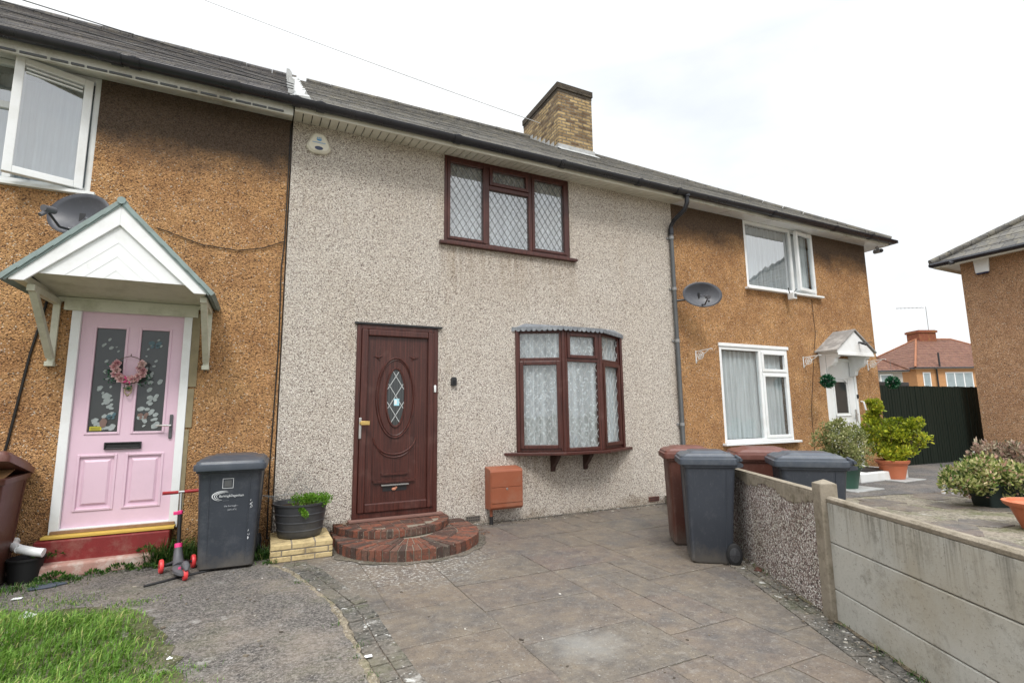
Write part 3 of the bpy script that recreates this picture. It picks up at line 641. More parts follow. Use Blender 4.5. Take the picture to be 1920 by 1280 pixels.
# ================================================================== HOUSE SHELL PIECES
SL = (8.23-5.0)/(4.2+.42)
def rz(y): return 5.0+SL*(y+.42)
def roof_mesh(x0, x1, hip=False, n=26, thick=.012):
    mb = MB(); ye, yr = -.42, 4.2; rn = random.Random(int(x0*10)+5)
    for i in range(n):
        t0, t1 = i/n, (i+1)/n; a, b = ye+(yr-ye)*t0, ye+(yr-ye)*t1
        def xe(y): return x1-(y-ye) if hip else x1
        lift = thick
        # each course: its lower edge stands proud of the course below
        segs = max(1, int((xe(a)-x0)/1.6)); xs = [x0+(xe(a)-x0)*k/segs for k in range(segs+1)]
        for k in range(segs):
            p, q = xs[k], xs[k+1]; pb, qb = p, (q if k < segs-1 else xe(b)); l0 = lift+rn.uniform(-.003, .004); l1 = lift+rn.uniform(-.003, .004)
            mb.add([(p, a, rz(a)+l0), (q, a, rz(a)+l1), (qb, b+.03, rz(b+.03)+.001), (pb, b+.03, rz(b+.03)+.001), (p, a, rz(a)-.004), (q, a, rz(a)-.004)], [(0, 1, 2, 3), (4, 5, 1, 0)])
        if hip:
            X0, X1 = x1-(a-ye), x1-(b-ye)
            yb0, yb1 = 8.4-(a-ye)+.42*0, 8.4-(b-ye)
            mb.add([(X0, a, rz(a)+lift), (X0, 2*yr-a, rz(a)+lift), (X1, 2*yr-b, rz(b)), (X1, b, rz(b)), (X0, a, rz(a)-.004), (X0, 2*yr-a, rz(a)-.004)], [(0, 1, 2, 3), (4, 5, 1, 0)])
    xr = x1-(yr-ye) if hip else x1
    mb.add([(x0, yr, rz(yr)), (xr, yr, rz(yr)), (x1, 2*yr-ye, 5.0), (x0, 2*yr-ye, 5.0)], [(0, 1, 2, 3)])
    return mb
def ridge_mb(pts, r=.10):
    mb = MB()
    for a, b in zip(pts, pts[1:]):
        a, b = Vector(a), Vector(b); L = (b-a).length; n = max(1, int(L/.45))
        for k in range(n):
            p, q = a+(b-a)*k/n, a+(b-a)*((k+1)/n-.01/L); mb.tube([p, q], r*random.uniform(.95, 1.05), 10)
    return mb
def gutter_mb(x0, x1, y=-.415, z=4.982, r=.070, bump_at=()):
    mb = MB(); n = 9; k0 = [(r*math.cos(math.pi+math.pi*i/n), r*math.sin(math.pi+math.pi*i/n)) for i in range(n+1)]
    k1 = [(a*.93, b*.93) for a, b in k0][::-1]; prof = k0+k1
    def sec(x, s=1): return [(x, y+a*s, z+b*s) for a, b in prof]
    m = len(prof); vs = sec(x0)+sec(x1); mb.add(vs, [(i, (i+1) % m, (i+1) % m+m, i+m) for i in range(m)]+[tuple(range(m)), tuple(range(m, 2*m))[::-1]], sm=True)
    for bx_ in bump_at:
        vs = sec(bx_-.045, 1.16)+sec(bx_+.045, 1.16); mb.add(vs, [(i, (i+1) % m, (i+1) % m+m, i+m) for i in range(m)]+[tuple(range(m)), tuple(range(m, 2*m))[::-1]], sm=True)
        mb.box(bx_-.02, bx_+.02, y-r*1.2, y+r*1.3, z-.006, z+.008)
    return mb
def shell(mb, x0, x1, holes, right_end=False):
    wall_holes(mb, x0, x1, -.05, 4.97, 0, .22, holes)
    mb.quad((x0, 8.4, -.05), (x1, 8.4, -.05), (x1, 8.4, 4.97), (x0, 8.4, 4.97))
    mb.quad((x0, .0, -.05), (x0, 8.4, -.05), (x0, 8.4, 4.97), (x0, .0, 4.97))
    if right_end: mb.quad((x1, 0, -.05), (x1, 8.4, -.05), (x1, 8.4, 4.97), (x1, 0, 4.97))
    return mb

# ================================================================== LEFT HOUSE
H1 = empty('terraced_house', (0, 0, 0), 0, 'orange roughcast terraced house with the pink front door', 'house')
X1 = .135
shell(MB(), -7, X1, [(-3.3, -1.71, 3.68, 4.97), (-1.74, -.73, .30, 2.53)]).build('wall', M['cast'], H1, nofix=True)
rf = roof_mesh(-7, .27).build('roof', M['slate_l'], H1)
ridge_mb([(-7, 4.2, 8.2), (.27, 4.2, 8.2)]).build('ridge_tiles', M['slate_l'], rf)
gutter_mb(-7, .12, bump_at=(-3.3, -1.5, -1.35, -.45)).build('gutter', M['black_gut'], H1)
mb = MB(); mb.box(-7, X1, -.33, -.30, 4.83, 5.0); mb.add([(-7, -.30, 4.86), (X1, -.30, 4.86), (X1, 0, 4.945), (-7, 0, 4.945)], [(0, 1, 2, 3)])
fa = mb.build('fascia', M['oldwhite'], H1)
mb = MB(); rn = random.Random(3); x = -7
while x < X1-.1:          # flaked dentil strip along the fascia
    L = rn.uniform(.10, .2); mb.box(x, min(X1, x+L), -.344, -.331, 4.842, 4.862 if rn.random() < .8 else 4.858); x += L+rn.uniform(.015, .03)
mb.build('flaked_paint', M['pipe_grey'], fa)
# upstairs window with one casement open
W = MB(); ring(W, -3.3, -1.71, 3.68, 4.955, .02, .09, .055); W.box(-2.40, -2.335, .02, .09, 3.735, 4.9); W.box(-3.245, -2.40, .02, .09, 4.44, 4.51)
win = W.build('window', M['whitewood'], H1, bev=.004)
mb = MB(); mb.box(-3.35, -1.66, -.05, .1, 3.645, 3.68); mb.build('sill', M['whitewood'], win, bev=.004)
pane(-3.245, -2.40, 4.51, 4.9, .05, win, M['glass_hi']); pane(-3.245, -2.40, 3.735, 4.44, .05, win, M['glass_hi'])
room(-3.245, -1.76, 3.735, 4.9, .11, win, .6)
curtain('curtain', M['net_blue'], -3.2, -2.42, 3.74, 4.9, .22, win, .02, .16, 4)
# casement hinged at its right edge (x=-1.76), swung outward
T = Matrix.Translation((-1.775, .0, 0)) @ Matrix.Rotation(R(21), 4, 'Z')
CW = .585; cz0, cz1 = 3.70, 4.88
mb = MB(); t = .07
for (a, b, c, d) in ((-CW, -CW+t, cz0, cz1), (-t, 0, cz0, cz1), (-CW+t, -t, cz0, cz0+t), (-CW+t, -t, cz1-t, cz1)): mb.box(a, b, -.03, .03, c, d, 0, T)
cs = mb.build('casement', M['upvc'], win, bev=.006)
P_ = MB(); q = [T @ Vector(p) for p in ((-CW+t, 0, cz0+t), (-t, 0, cz0+t), (-t, 0, cz1-t), (-CW+t, 0, cz1-t))]; P_.quad(*q); P_.build('pane', M['glass_hi'], win, nofix=True)
mb = MB()
for k in (0, 1): mb.box(-CW+t+.01, -t-.01, -.014, .014, cz1-t-.035-k*.04, cz1-t-.02-k*.04, 0, T)
mb.build('window_vent', M['upvc'], win)
curtain('curtain', M['net_blue'], -2.42, -1.78, 3.74, 4.9, .25, win, .016, .18, 7)
# pink door
D = MB(); ring(D, -1.74, -.73, .31, 2.53, -.02, .10, .075); 
fr = D.build('door_frame', M['upvc'], H1, bev=.005)
mb = MB(); mb.box(-1.80, -.68, -.045, -.021, 2.455, 2.56); mb.build('door_header', M['greenish'], fr, bev=.004)
mb = MB(); mb.box(-.728, -.655, -.02, .0, 1.72, 2.5); mb.box(-.728, -.67, -.015, .0, 1.30, 1.70); mb.box(-.728, -.69, -.012, .0, .35, 1.28); mb.build('door_batten', plain('olive batten', (.26, .22, .14), .85, .2, .3, 12, .3), fr)
dm = MB(); dx0, dx1, dz0, dz1 = -1.663, -.807, .375, 2.455
holes = [(-1.54, -1.30, 1.27, 2.30), (-1.17, -.93, 1.27, 2.30), (-1.57, -1.30, .55, 1.035), (-1.19, -.915, .55, 1.035), (-1.375, -1.105, 1.115, 1.155)]
wall_holes(dm, dx0, dx1, dz0, dz1, .02, .03, holes)
def pyr(mb, a, b, c, d, y0, y1, t, mi=0):       # raised field with sloping edges
    mb.add([(a, y0, c), (b, y0, c), (b, y0, d), (a, y0, d), (a+t, y1, c+t), (b-t, y1, c+t), (b-t, y1, d-t), (a+t, y1, d-t)], [(0,1,5,4), (1,2,6,5), (2,3,7,6), (3,0,4,7), (4,5,6,7)], mi)
for a, b, c, d in holes[2:4]:
    dm.quad((a, .034, c), (b, .034, c), (b, .034, d), (a, .034, d)); pyr(dm, a+.025, b-.025, c+.025, d-.025, .034, .016, .022)
for a, b, c, d in holes[:4]:                    # planted mouldings
    for (p, q, u, v) in ((a-.022, a, c-.022, d+.022), (b, b+.022, c-.022, d+.022), (a, b, c-.022, c), (a, b, d, d+.022)): dm.box(p, q, .010, .0205, u, v)
door = dm.build('door', M['pink'], H1, bev=.004)
GD = plain('dark obscure glass', (.045, .050, .052), .10, .6, .3, 3); M['darkglass'] = GD
# frosted butterfly and petal pattern on the glass
E1 = plain('frosted pattern', (.34, .38, .38), .5, .3, .35, 40); E2 = plain('blue butterfly', (.08, .14, .17), .4, .4); E3 = plain('rust butterfly', (.20, .13, .11), .4, .4)
mb = MB(); rn = random.Random(12); yy = .0365
def blob(cx, cz, rx, rz_, ang, mi=0, n=14):
    pts = []
    for k in range(n):
        a = 6.283*k/n; q = 1+.18*math.sin(2*a+ang)+.08*math.sin(5*a+ang*3); x_, z_ = rx*q*math.cos(a), rz_*q*math.sin(a)
        pts.append((cx+x_*math.cos(ang)-z_*math.sin(ang), yy, cz+x_*math.sin(ang)+z_*math.cos(ang)))
    mb.add(pts, [tuple(range(n))], mi)
def fly(cx, cz, s, ang, mi):
    for sx in (1, -1): blob(cx+sx*s*.55*math.cos(ang), cz+s*.3+sx*s*.5*math.sin(ang), s*.5, s*.42, ang+sx*.5, mi); blob(cx+sx*s*.4, cz-s*.35, s*.32, s*.3, ang-sx*.4, mi)
for a, b in ((-1.52, -1.32), (-1.15, -.95)):
    for k in range(34):
        q = rn.random()**1.45; cz = 1.31+q*.93; s = rn.uniform(.010, .024)*(1.5-.8*q); blob(rn.uniform(a+.025, b-.025), cz, s, s*rn.uniform(.6, 1), rn.uniform(-.5, .9), 0); yy -= .0001
fly(-1.05, 2.15, .055, -.1, 1); yy -= .0002; fly(-1.03, 1.6, .05, .2, 0); yy -= .0002; fly(-1.10, 1.42, .045, 0, 2); yy -= .0002; fly(-1.36, 1.42, .04, .4, 1); yy -= .0002; blob(-1.42, 1.36, .03, .045, .3, 2)
for side in (0, 1):           # the pattern belongs to each pane of glass
    pp = MB(); a, b, c, d = holes[side]; pp.quad((a, .038, c), (b, .038, c), (b, .038, d), (a, .038, d), 3)
    for fc, mi_ in zip(mb.f, mb.mi):
        q = [mb.v[i] for i in fc]; q = [(min(b-.002, max(a+.002, x_)), y_, z_) for x_, y_, z_ in q] if (sum(v_[0] for v_ in q)/len(q) < -1.235) == (side == 0) else None
        if q: pp.add(q, [tuple(range(len(q)))], mi_)
    pp.build('pane', [E1, E2, E3, GD], door, nofix=True)
mb = MB(); mb.box(-1.525, -1.43, .033, .036, 1.285, 1.325, 0); [mb.box(-1.515, -1.44, .0322, .0329, 1.29+k*.011, 1.294+k*.011, 1) for k in range(3)]
mb.build('yellow_sticker', [plain('yellow sticker', (.55, .50, .05), .5, .3), M['black']], door)
mb = MB(); ring(mb, -1.39, -1.09, 1.10, 1.17, -.004, .022, .014); mb.quad((-1.38, .021, 1.11), (-1.10, .021, 1.11), (-1.10, .021, 1.16), (-1.38, .021, 1.16)); mb.box(-1.375, -1.105, .008, .014, 1.118, 1.150); mb.build('letterbox', M['black'], door, bev=.003)
mb = MB(); mb.box(-.868, -.838, -.002, .020, 1.19, 1.435); mb.build('handle_plate', M['pipe_grey'], door, bev=.008)
mb = MB(); mb.tube([(-.853, .01, 1.325), (-.853, -.045, 1.325), (-.875, -.05, 1.325), (-.975, -.05, 1.328)], .009, 8); mb.build('handle', M['chrome'], door)
mb = MB(); mb.lathe([(.001, -.012), (.026, -.010), (.03, .012)], (-1.235, .0, 1.70), 16, 'y'); mb.tube([(-1.262, -.012, 1.70), (-1.262, -.02, 1.66), (-1.245, -.026, 1.635), (-1.235, -.028, 1.63), (-1.225, -.026, 1.635), (-1.208, -.02, 1.66), (-1.208, -.012, 1.70)], .006, 7); mb.ball((-1.235, -.02, 1.628), .011)
mb.build('knocker', plain('tarnished brass', (.34, .28, .17), .45, .4, .2, metal=.5), door)
mb = MB(); mb.box(-1.72, -.75, -.05, .05, .345, .372); mb.build('sill', M['oldwood'], fr, bev=.003)
mb = MB(); mb.box(-1.76, -.74, -.13, -.02, .318, .343); mb.build('threshold_strip', M['yellow'], fr, bev=.004)
# canopy
CY = -.78; cx = -1.26
C1 = MB(); ax, az = cx, 3.33; hw, ez = .71, 2.56
def barge(mb, s):
    d = Vector((s*hw, 0, ez-az)).normalized(); nrm = Vector((d.z*s, 0, -d.x*s)); nrm = nrm if nrm.z < 0 else -nrm
    A = Vector((ax, CY, az)); B = Vector((ax+s*hw, CY, ez+.045)); w_ = .13
    mb.prism([A, B, B+Vector((0, 0, -.045)), B+Vector((-s*.10, 0, -.045)), Vector((ax, CY, az-.19))], (0, .025, 0))
barge(C1, 1); barge(C1, -1)
can = C1.build('door_canopy', M['upvc'], H1, bev=.004)
mb = MB(); zb = 2.64; y = CY+.026; k = (az-.19-ez)/(hw-.10)
mb.prism([(ax, y, az-.17), (ax+(az-.17-zb)/k, y, zb), (ax-(az-.17-zb)/k, y, zb)], (0, .02, 0))
for q in (.0, .13, .26, .39):                     # chevron grooves of the gable boards
    zt = az-.22-q
    for s in (1, -1):
        if q: mb.bar((ax, y-.001, zt), (ax+s*(zt-zb)/k, y-.001, zb), .003, .003, up=(0, 1, 0), mi=1)
mb.build('gable_panel', [M['upvc'], plain('groove line', (.72, .73, .74), .6)], can)
mb = MB(); mb.add([(ax-hw+.1, CY+.03, 2.648), (ax+hw-.1, CY+.03, 2.648), (ax+hw-.1, 0, 2.585), (ax-hw+.1, 0, 2.585)], [(0, 1, 2, 3)]); mb.box(ax-hw+.02, ax-hw+.10, CY+.03, -.01, 2.56, 2.62); mb.box(ax+hw-.10, ax+hw-.02, CY+.03, -.01, 2.56, 2.62); mb.box(ax-hw+.1, ax+hw-.1, -.04, -.003, 2.54, 2.583)
mb.build('canopy_soffit', M['greenish'], can, bev=.003)
mb = MB()
for s in (1, -1):
    d = Vector((s*(hw+.03), 0, ez-az)); L = d.length; d.normalize(); n = 7
    up = Vector((-d.z*s, 0, d.x*s)); up = up if up.z > 0 else -up
    for j in range(n):
        a = Vector((ax, CY-.02, az+.0))+d*(L*j/n); b = a+d*(L/n+.02)
        a = a+up*.008+Vector((0, -.0012*j, 0)); b = b+up*.001+Vector((0, -.0012*j, 0))
        mb.add([a, b, b+Vector((0, -CY+.02, 0)), a+Vector((0, -CY+.02, 0)), a+up*.034, b+up*.040, b+up*.040+Vector((0, -CY+.02, 0)), a+up*.034+Vector((0, -CY+.02, 0))], [(0,1,2,3), (4,5,6,7), (0,1,5,4), (1,2,6,5), (2,3,7,6), (3,0,4,7)])
mb.tube([(ax, CY-.03, az+.035), (ax, 0, az+.035)], .035, 8)
for s in (1, -1): d = Vector((s*(hw+.02), 0, ez-az)); up = Vector((-d.z*s, 0, d.x*s)).normalized(); up = up if up.z > 0 else -up; mb.prism([Vector((ax, CY-.012, az-.01)), Vector((ax, CY-.012, az-.01))+d, Vector((ax, CY-.012, az-.01))+d+up*.034, Vector((ax, CY-.012, az-.01))+up*.034], (0, -CY+.01, 0))
mb.build('canopy_slates', M['slate_green'], can)
def bracket(bx_):
    mb = MB(); mb.box(bx_-.028, bx_+.028, -.03, -.002, 1.93, 2.56); mb.box(bx_-.028, bx_+.028, -.66, -.03, 2.50, 2.558)
    mb.bar((bx_, -.60, 2.52), (bx_, -.05, 1.99), .055, .055, up=(1, 0, 0)); mb.box(bx_-.034, bx_+.034, -.07, -.003, 1.90, 1.945)
    return mb.build('bracket', M['greenish'], can, bev=.004)
bracket(-1.86); bracket(-.58)
# red step
S1 = empty('doorstep', (-1.3, -.1, 0), 0, 'chipped red painted concrete step below the pink door', 'step')
mb = MB(); mb.box(-.50, .53, -.05, .098, 0, .21); mb.v = [(x, y-.0, z+.1) for x, y, z in mb.v]; mb.build('upper_step', M['redpaint'], S1, bev=.012)
mb = MB(); mb.prism([(-.58, -.20, 0), (.42, -.13, 0), (.42, .05, 0), (-.58, .05, 0)], (0, 0, .125)); mb.build('lower_step', M['wornred'], S1, bev=.02)

# ================================================================== MIDDLE HOUSE
H2 = empty('terraced_house', (0, 0, 0), 0, 'pale grey pebbledashed terraced house in the middle with the brown door', 'house')
XA, XB = .15, 6.12
shell(MB(), XA, XB, [(2.06, 4.06, 3.70, 4.945), (.97, 1.99, .22, 2.50), (3.14, 4.90, .90, 2.52)]).build('wall', M['pebble'], H2, nofix=True).location.y = -.012
mb = MB(); mb.box(2.3, 5.75, -.05, -.008, -.05, .012); mb.build('wall_foot', M['setts'], H2)
rf = roof_mesh(.27, 6.15).build('roof', M['slate'], H2)
ridge_mb([(.45, 4.2, 8.2), (6.15, 4.2, 8.2)]).build('ridge_tiles', M['slate'], rf)
gutter_mb(.14, 6.25, bump_at=(.16, .42, 2.1, 3.7, 5.1, 5.9)).build('gutter', M['black_gut'], H2)
mb = MB(); mb.box(XA, XB+.02, -.355, -.33, 4.88, 5.0); fa = mb.build('fascia', M['cream'], H2, bev=.003)
mb = MB(); x = XA
while x < XB: mb.add([(x, -.33, 4.885), (x+.089, -.33, 4.885), (x+.089, -.012, 4.942), (x, -.012, 4.942), (x, -.33, 4.897), (x+.089, -.33, 4.897), (x+.089, -.012, 4.954), (x, -.012, 4.954)], [(0,1,2,3), (4,5,6,7), (0,1,5,4), (1,2,6,5), (2,3,7,6), (3,0,4,7)]); x += .1
mb.build('soffit', M['cream'], H2)
mb = MB(); mb.box(XA, XB, -.33, -.02, 4.958, 4.962); mb.build('soffit_backing', M['black'], fa)
# party wall flashing up the roof edge
mb = MB(); rn = random.Random(8); n = 24
for i in range(n):
    a, b = -.40+4.6*i/n, -.40+4.6*(i+1)/n; l, r_ = .10+rn.uniform(-.02, .01), .27+rn.uniform(-.02, .03)
    mb.add([(l, a, rz(a)+.03), (r_, a, rz(a)+.055), (r_, b, rz(b)+.055), (l, b, rz(b)+.03), (l, a, rz(a)), (r_+.03, a, rz(a)), (r_+.03, b, rz(b)), (l, b, rz(b))], [(0,1,2,3), (0,1,5,4), (1,2,6,5), (3,0,4,7)])
    mb.box(l-.02, l+.03, a, b+.01, rz(a)+.04, rz(b)+.06+rn.uniform(0, .02))
mb.build('party_flashing', M['flash'], H2)
# chimney
ch = MB(); ch.box(5.66, 6.58, 2.8, 4.5, 6.9, 8.65)
chm = ch.build('chimney', M['brick_y'], H2)
mb = MB(); mb.box(5.655, 6.585, 2.795, 4.505, 8.652, 8.73); mb.box(5.635, 6.605, 2.775, 4.525, 8.732, 8.87)
mb.build('chimney_cap', m_brick('dark sooty brick', (.11, .09, .065), (.06, .05, .04), (.07, .06, .05), .225, .075), chm)
mb = MB(); mb.prism([(5.60, 2.62, rz(2.62)+.022), (6.64, 2.62, rz(2.62)+.022), (6.64, 2.79, rz(2.8)+.03), (5.60, 2.79, rz(2.8)+.03)], (0, 0, .01)); mb.box(5.62, 6.62, 2.785, 2.797, rz(2.8), rz(2.8)+.13)
for i in range(7): a = 2.80+i*.2; mb.box(5.638, 5.655, a, a+.2, rz(a), rz(a+.1)+.06)
mb.build('chimney_flashing', M['flash'], chm)
# upper window
W = MB(); ring(W, 2.06, 4.06, 3.70, 4.945, .0, .07, .05); W.box(2.68, 2.735, .0, .07, 3.75, 4.895); W.box(3.365, 3.42, .0, .07, 3.75, 4.895); W.box(2.735, 3.365, .0, .07, 4.565, 4.625)
win = W.build('window', M['wood'], H2, bev=.005)
def sash(x0, x1, z0, z1, t, y0, y1, parent, T=None, mat=None):
    mb = MB()
    for (a, b, c, d) in ((x0, x0+t, z0, z1), (x1-t, x1, z0, z1), (x0+t, x1-t, z0, z0+t), (x0+t, x1-t, z1-t, z1)): mb.box(a, b, y0, y1, c, d, 0, T)
    return mb.build('sash', mat or M['wood'], parent, bev=.006)
sash(2.11, 2.68, 3.75, 4.895, .042, -.012, .04, win); sash(3.42, 4.01, 3.75, 4.895, .042, -.012, .04, win); sash(2.735, 3.365, 4.625, 4.895, .048, -.022, .04, win)
LD = (.098, .150, .007)
pane(2.152, 2.638, 3.792, 4.853, .035, win, M['glass_up'], LD); pane(2.735, 3.365, 3.75, 4.565, .035, win, M['glass_up'], LD); pane(2.783, 3.317, 4.673, 4.847, .03, win, M['glass_up'], LD); pane(3.462, 3.968, 3.792, 4.853, .035, win, M['glass_up'], LD)
curtain('curtain', M['net'], 2.1, 4.02, 3.75, 4.9, .10, win, .022, .10, 21)
room(2.11, 4.01, 3.75, 4.9, .14, win, .7)
mb = MB(); mb.box(1.99, 4.15, -.075, .02, 3.655, 3.698); mb.build('sill', M['wood'], win, bev=.006)
# brown door
D = MB(); ring(D, .97, 1.99, .215, 2.50, -.03, .08, .055, tb=.06); fr = D.build('door_frame', M['wood'], H2, bev=.005)
mb = MB(); mb.box(.94, 2.04, -.05, -.0, 2.503, 2.525); mb.build('drip_strip', M['black'], fr)
mb = MB(); mb.box(.93, 2.05, -.11, .02, .188, .213); mb.build('sill', plain('dusty brown sill', (.20, .11, .09), .6, .3, .2, 9), fr, bev=.004)
S = MB(); x0, x1, z0, z1 = 1.028, 1.932, .278, 2.442; t = .078
for (a, b, c, d) in ((x0, x0+t, z0, z1), (x1-t, x1, z0, z1), (x0+t, x1-t, z0, z0+.10), (x0+t, x1-t, z1-t, z1)): S.box(a, b, -.052, .02, c, d)
door = S.build('door', M['wood'], H2, bev=.012, seg=3)
mb = MB(); ex, ezc = 1.455, 1.615
mb.quad((x0+t, -.012, z0+.1), (x1-t, -.012, z0+.1), (x1-t, -.012, z1-t), (x0+t, -.012, z1-t))
x = x0+t+.02
while x < x1-t: mb.box(x, x+.003, -.0135, -.0125, z0+.1, z1-t, 1); x += .033          # vertical grooves
def ell(a, b, n=48, p0=0, p1=2*math.pi, cx_=ex, cz_=ezc, y=-.016): return [(cx_+a*math.cos(p0+(p1-p0)*k/n), y, cz_+b*math.sin(p0+(p1-p0)*k/n)) for k in range(n+1)]
mb.build('door_panel', [M['wood'], M['wood_dull']], door, nofix=True)
mb = MB(); mb.tube(ell(.232, .485), .013, 6); mb.tube(ell(.212, .46), .006, 5)
mb.tube(ell(.118, .355), .014, 6)
mb.tube(ell(.262, .225, 20, math.pi*1.03, math.pi*1.97, ex, 1.155), .011, 6); mb.tube(ell(.20, .14, 20, math.pi*1.1, math.pi*1.9, ex, 1.035), .009, 6)
mb.tube([(1.195, -.014, 1.13), (1.195, -.014, .62)], .006, 5); mb.tube([(1.72, -.014, 1.13), (1.72, -.014, .62)], .006, 5)
mb.box(1.205, 1.705, -.040, -.012, .605, .630); mb.box(1.30, 1.62, -.034, -.012, .690, .712)
for s, qx in ((1, 1.235), (-1, 1.675)):
    mb.tube([(qx-.06*s, -.015, 2.115), (qx, -.018, 2.10), (qx+.055*s, -.015, 2.125)], [.004, .012, .003], 6); mb.tube([(qx-.02, -.016, 2.10), (qx+.02*s, -.015, 2.06)], [.008, .003], 6)
mb.build('door_moulding', M['wood'], door)
mb = MB(); P = ell(.107, .342, 40, y=-.0135)[:-1]; mb.add(P, [tuple(range(40))], 0); 
lead_lines(mb, lambda X, Z: ((X-ex)/.105)**2+((Z-ezc)/.34)**2 < 1, ex-.11, ex+.11, ezc-.35, ezc+.35, -.0135, .150, .24, .007, 1, .005, x_off=.035, z_off=.01)
mb.build('pane', [M['darkglass'], M['lead_white']], door, nofix=True)
mb = MB(); mb.box(1.435, 1.50, -.0175, -.0158, 1.515, 1.60); mb.box(1.44, 1.47, -.0185, -.0177, 1.53, 1.585, 1); mb.build('window_sticker', [M['skyblue'], M['upvc']], door)
mb = MB(); mb.box(1.018, 1.048, -.066, -.05, 1.13, 1.375); mb.build('handle_plate', M['chrome'], door, bev=.006)
mb = MB(); mb.tube([(1.033, -.06, 1.31), (1.033, -.10, 1.31)], .012); mb.box(1.03, 1.135, -.115, -.095, 1.288, 1.335); mb.build('handle', M['brass'], door, bev=.01)
mb = MB(); mb.box(1.30, 1.63, -.045, -.013, .568, .582, 0); mb.box(1.32, 1.61, -.016, -.0128, .502, .566, 1); mb.build('letterbox', [M['chrome'], M['black']], door, bev=.002)
mb = MB(); mb.ball((1.455, -.022, .525), .018, 7, 0, (1.6, .5, 1)); mb.ball((1.48, -.024, .54), .014, 7, 0, (1, .5, 1)); mb.build('letterbox_lining', plain('peach paper', (.55, .25, .16), .8), door)
mb = MB(); mb.box(1.936, 1.965, -.045, -.03, 1.68, 1.77); mb.lathe([(.001, -.004), (.007, 0)], (1.95, -.046, 1.71), 10, 'y'); mb.build('doorbell', M['upvc'], fr, bev=.008)

# bay window
BW = empty('bay_window', (0, 0, 0)); BW.parent = H2
A = [Vector((3.12, 0, 0)), Vector((3.71, -.31, 0)), Vector((4.33, -.31, 0)), Vector((4.92, 0, 0))]
bay_fr = MB(); bz0, bz1 = .885, 2.555
Ts = []
for a, b in zip(A, A[1:]):
    d = (b-a).normalized(); nn = Vector((-d.y, d.x, 0)); Ts.append((Matrix(((d.x, nn.x, 0, a.x), (d.y, nn.y, 0, a.y), (0, 0, 1, 0), (0, 0, 0, 1))), (b-a).length))
for T, L in Ts:
    e0, e1 = .012, L-.012
    for (p, q, u, v) in ((e0, e0+.05, bz0, bz1), (e1-.05, e1, bz0, bz1), (e0+.05, e1-.05, bz0, bz0+.045), (e0+.05, e1-.05, bz1-.045, bz1), (e0+.05, e1-.05, 2.11, 2.165)): bay_fr.box(p, q, 0, .06, u, v, 0, T)
for p in A[1:3]: bay_fr.tube([(p.x, p.y+.016, bz0), (p.x, p.y+.016, bz1)], .034, 12)
for p, s in ((A[0], 1), (A[3], -1)): bay_fr.box(p.x-.012 if s > 0 else p.x-.03, p.x+.03 if s > 0 else p.x+.012, -.045, .04, bz0, bz1)
bpar = bay_fr.build('window', M['wood'], H2, bev=.005); bpar.name = 'bay_window_frame'
bpar['label'] = 'three sided leaded bay window frame in dark red brown'
bpy.data.objects.remove(BW)
BL = (.115, .185, .005)
T0, L0 = Ts[0]; T1, L1 = Ts[1]; T2, L2 = Ts[2]
sash(.055, L0-.055, .925, 2.115, .05, -.02, .03, bpar, T0); sash(.055, L1-.055, 2.16, 2.515, .045, -.02, .03, bpar, T1); sash(.055, L2-.055, .925, 2.115, .05, -.02, .03, bpar, T2)
for T, L, parts in ((T0, L0, ((.062, 2.165, 2.51), (.105, .975, 2.065))), (T1, L1, ((.10, 2.205, 2.47), (.062, .93, 2.11))), (T2, L2, ((.062, 2.165, 2.51), (.105, .975, 2.065)))):
    for m_i, u, v in parts: pane(m_i, L-m_i, u, v, .025, bpar, M['glass'], BL, T, M['lead_white'])
curtain('curtain', M['net'], .05, L0-.03, .93, 2.5, .065, bpar, .016, .11, 5, T0); curtain('curtain', M['net'], .03, L1-.03, .93, 2.5, .065, bpar, .016, .12, 9, T1); curtain('curtain', M['net'], .03, L2-.05, .93, 2.5, .065, bpar, .016, .09, 13, T2)
room(3.15, 4.89, .9, 2.52, .16, bpar, .7)
mb = MB(); q = [Vector((2.90, 0, 0)), Vector((3.66, -.40, 0)), Vector((4.38, -.40, 0)), Vector((5.10, 0, 0))]
mb.prism([(p.x, p.y, .842) for p in q], (0, 0, .04)); mb.build('sill', M['wood'], bpar, bev=.006)
mb = MB(); inner = [Vector((3.10, 0, 0)), Vector((3.70, -.32, 0)), Vector((4.34, -.32, 0)), Vector((4.94, 0, 0))]; outer = [Vector((3.04, 0, 0)), Vector((3.68, -.37, 0)), Vector((4.36, -.37, 0)), Vector((5.0, 0, 0))]
mb.add([(*p.xy, 2.56) for p in outer]+[(*p.xy, 2.595) for p in outer]+[(3.2, 0, 2.66), (3.78, -.10, 2.65), (4.26, -.10, 2.65), (4.84, 0, 2.66)], [(0, 1, 5, 4), (1, 2, 6, 5), (2, 3, 7, 6), (4, 5, 9, 8), (5, 6, 10, 9), (6, 7, 11, 10), (0, 3, 2, 1)], sm=False)
for a, b in zip(outer, outer[1:]):              # scalloped lead edge
    L = (b-a).length; d = (b-a)/L; nn = Vector((d.y, -d.x, 0)); n = round(L/.072)
    for k in range(n):
        c = a+d*(L*(k+.5)/n)+nn*.004; P = [Vector((c.x, c.y, 2.565))+d*(.036*math.cos(t_))+Vector((0, 0, .034*math.sin(t_))) for t_ in [math.pi+math.pi*i/8 for i in range(9)]]
        mb.prism([*P, P[-1]+Vector((0, 0, .02)), P[0]+Vector((0, 0, .02))], tuple(-nn*.006))
mb.build('bay_roof', M['lead'], bpar)
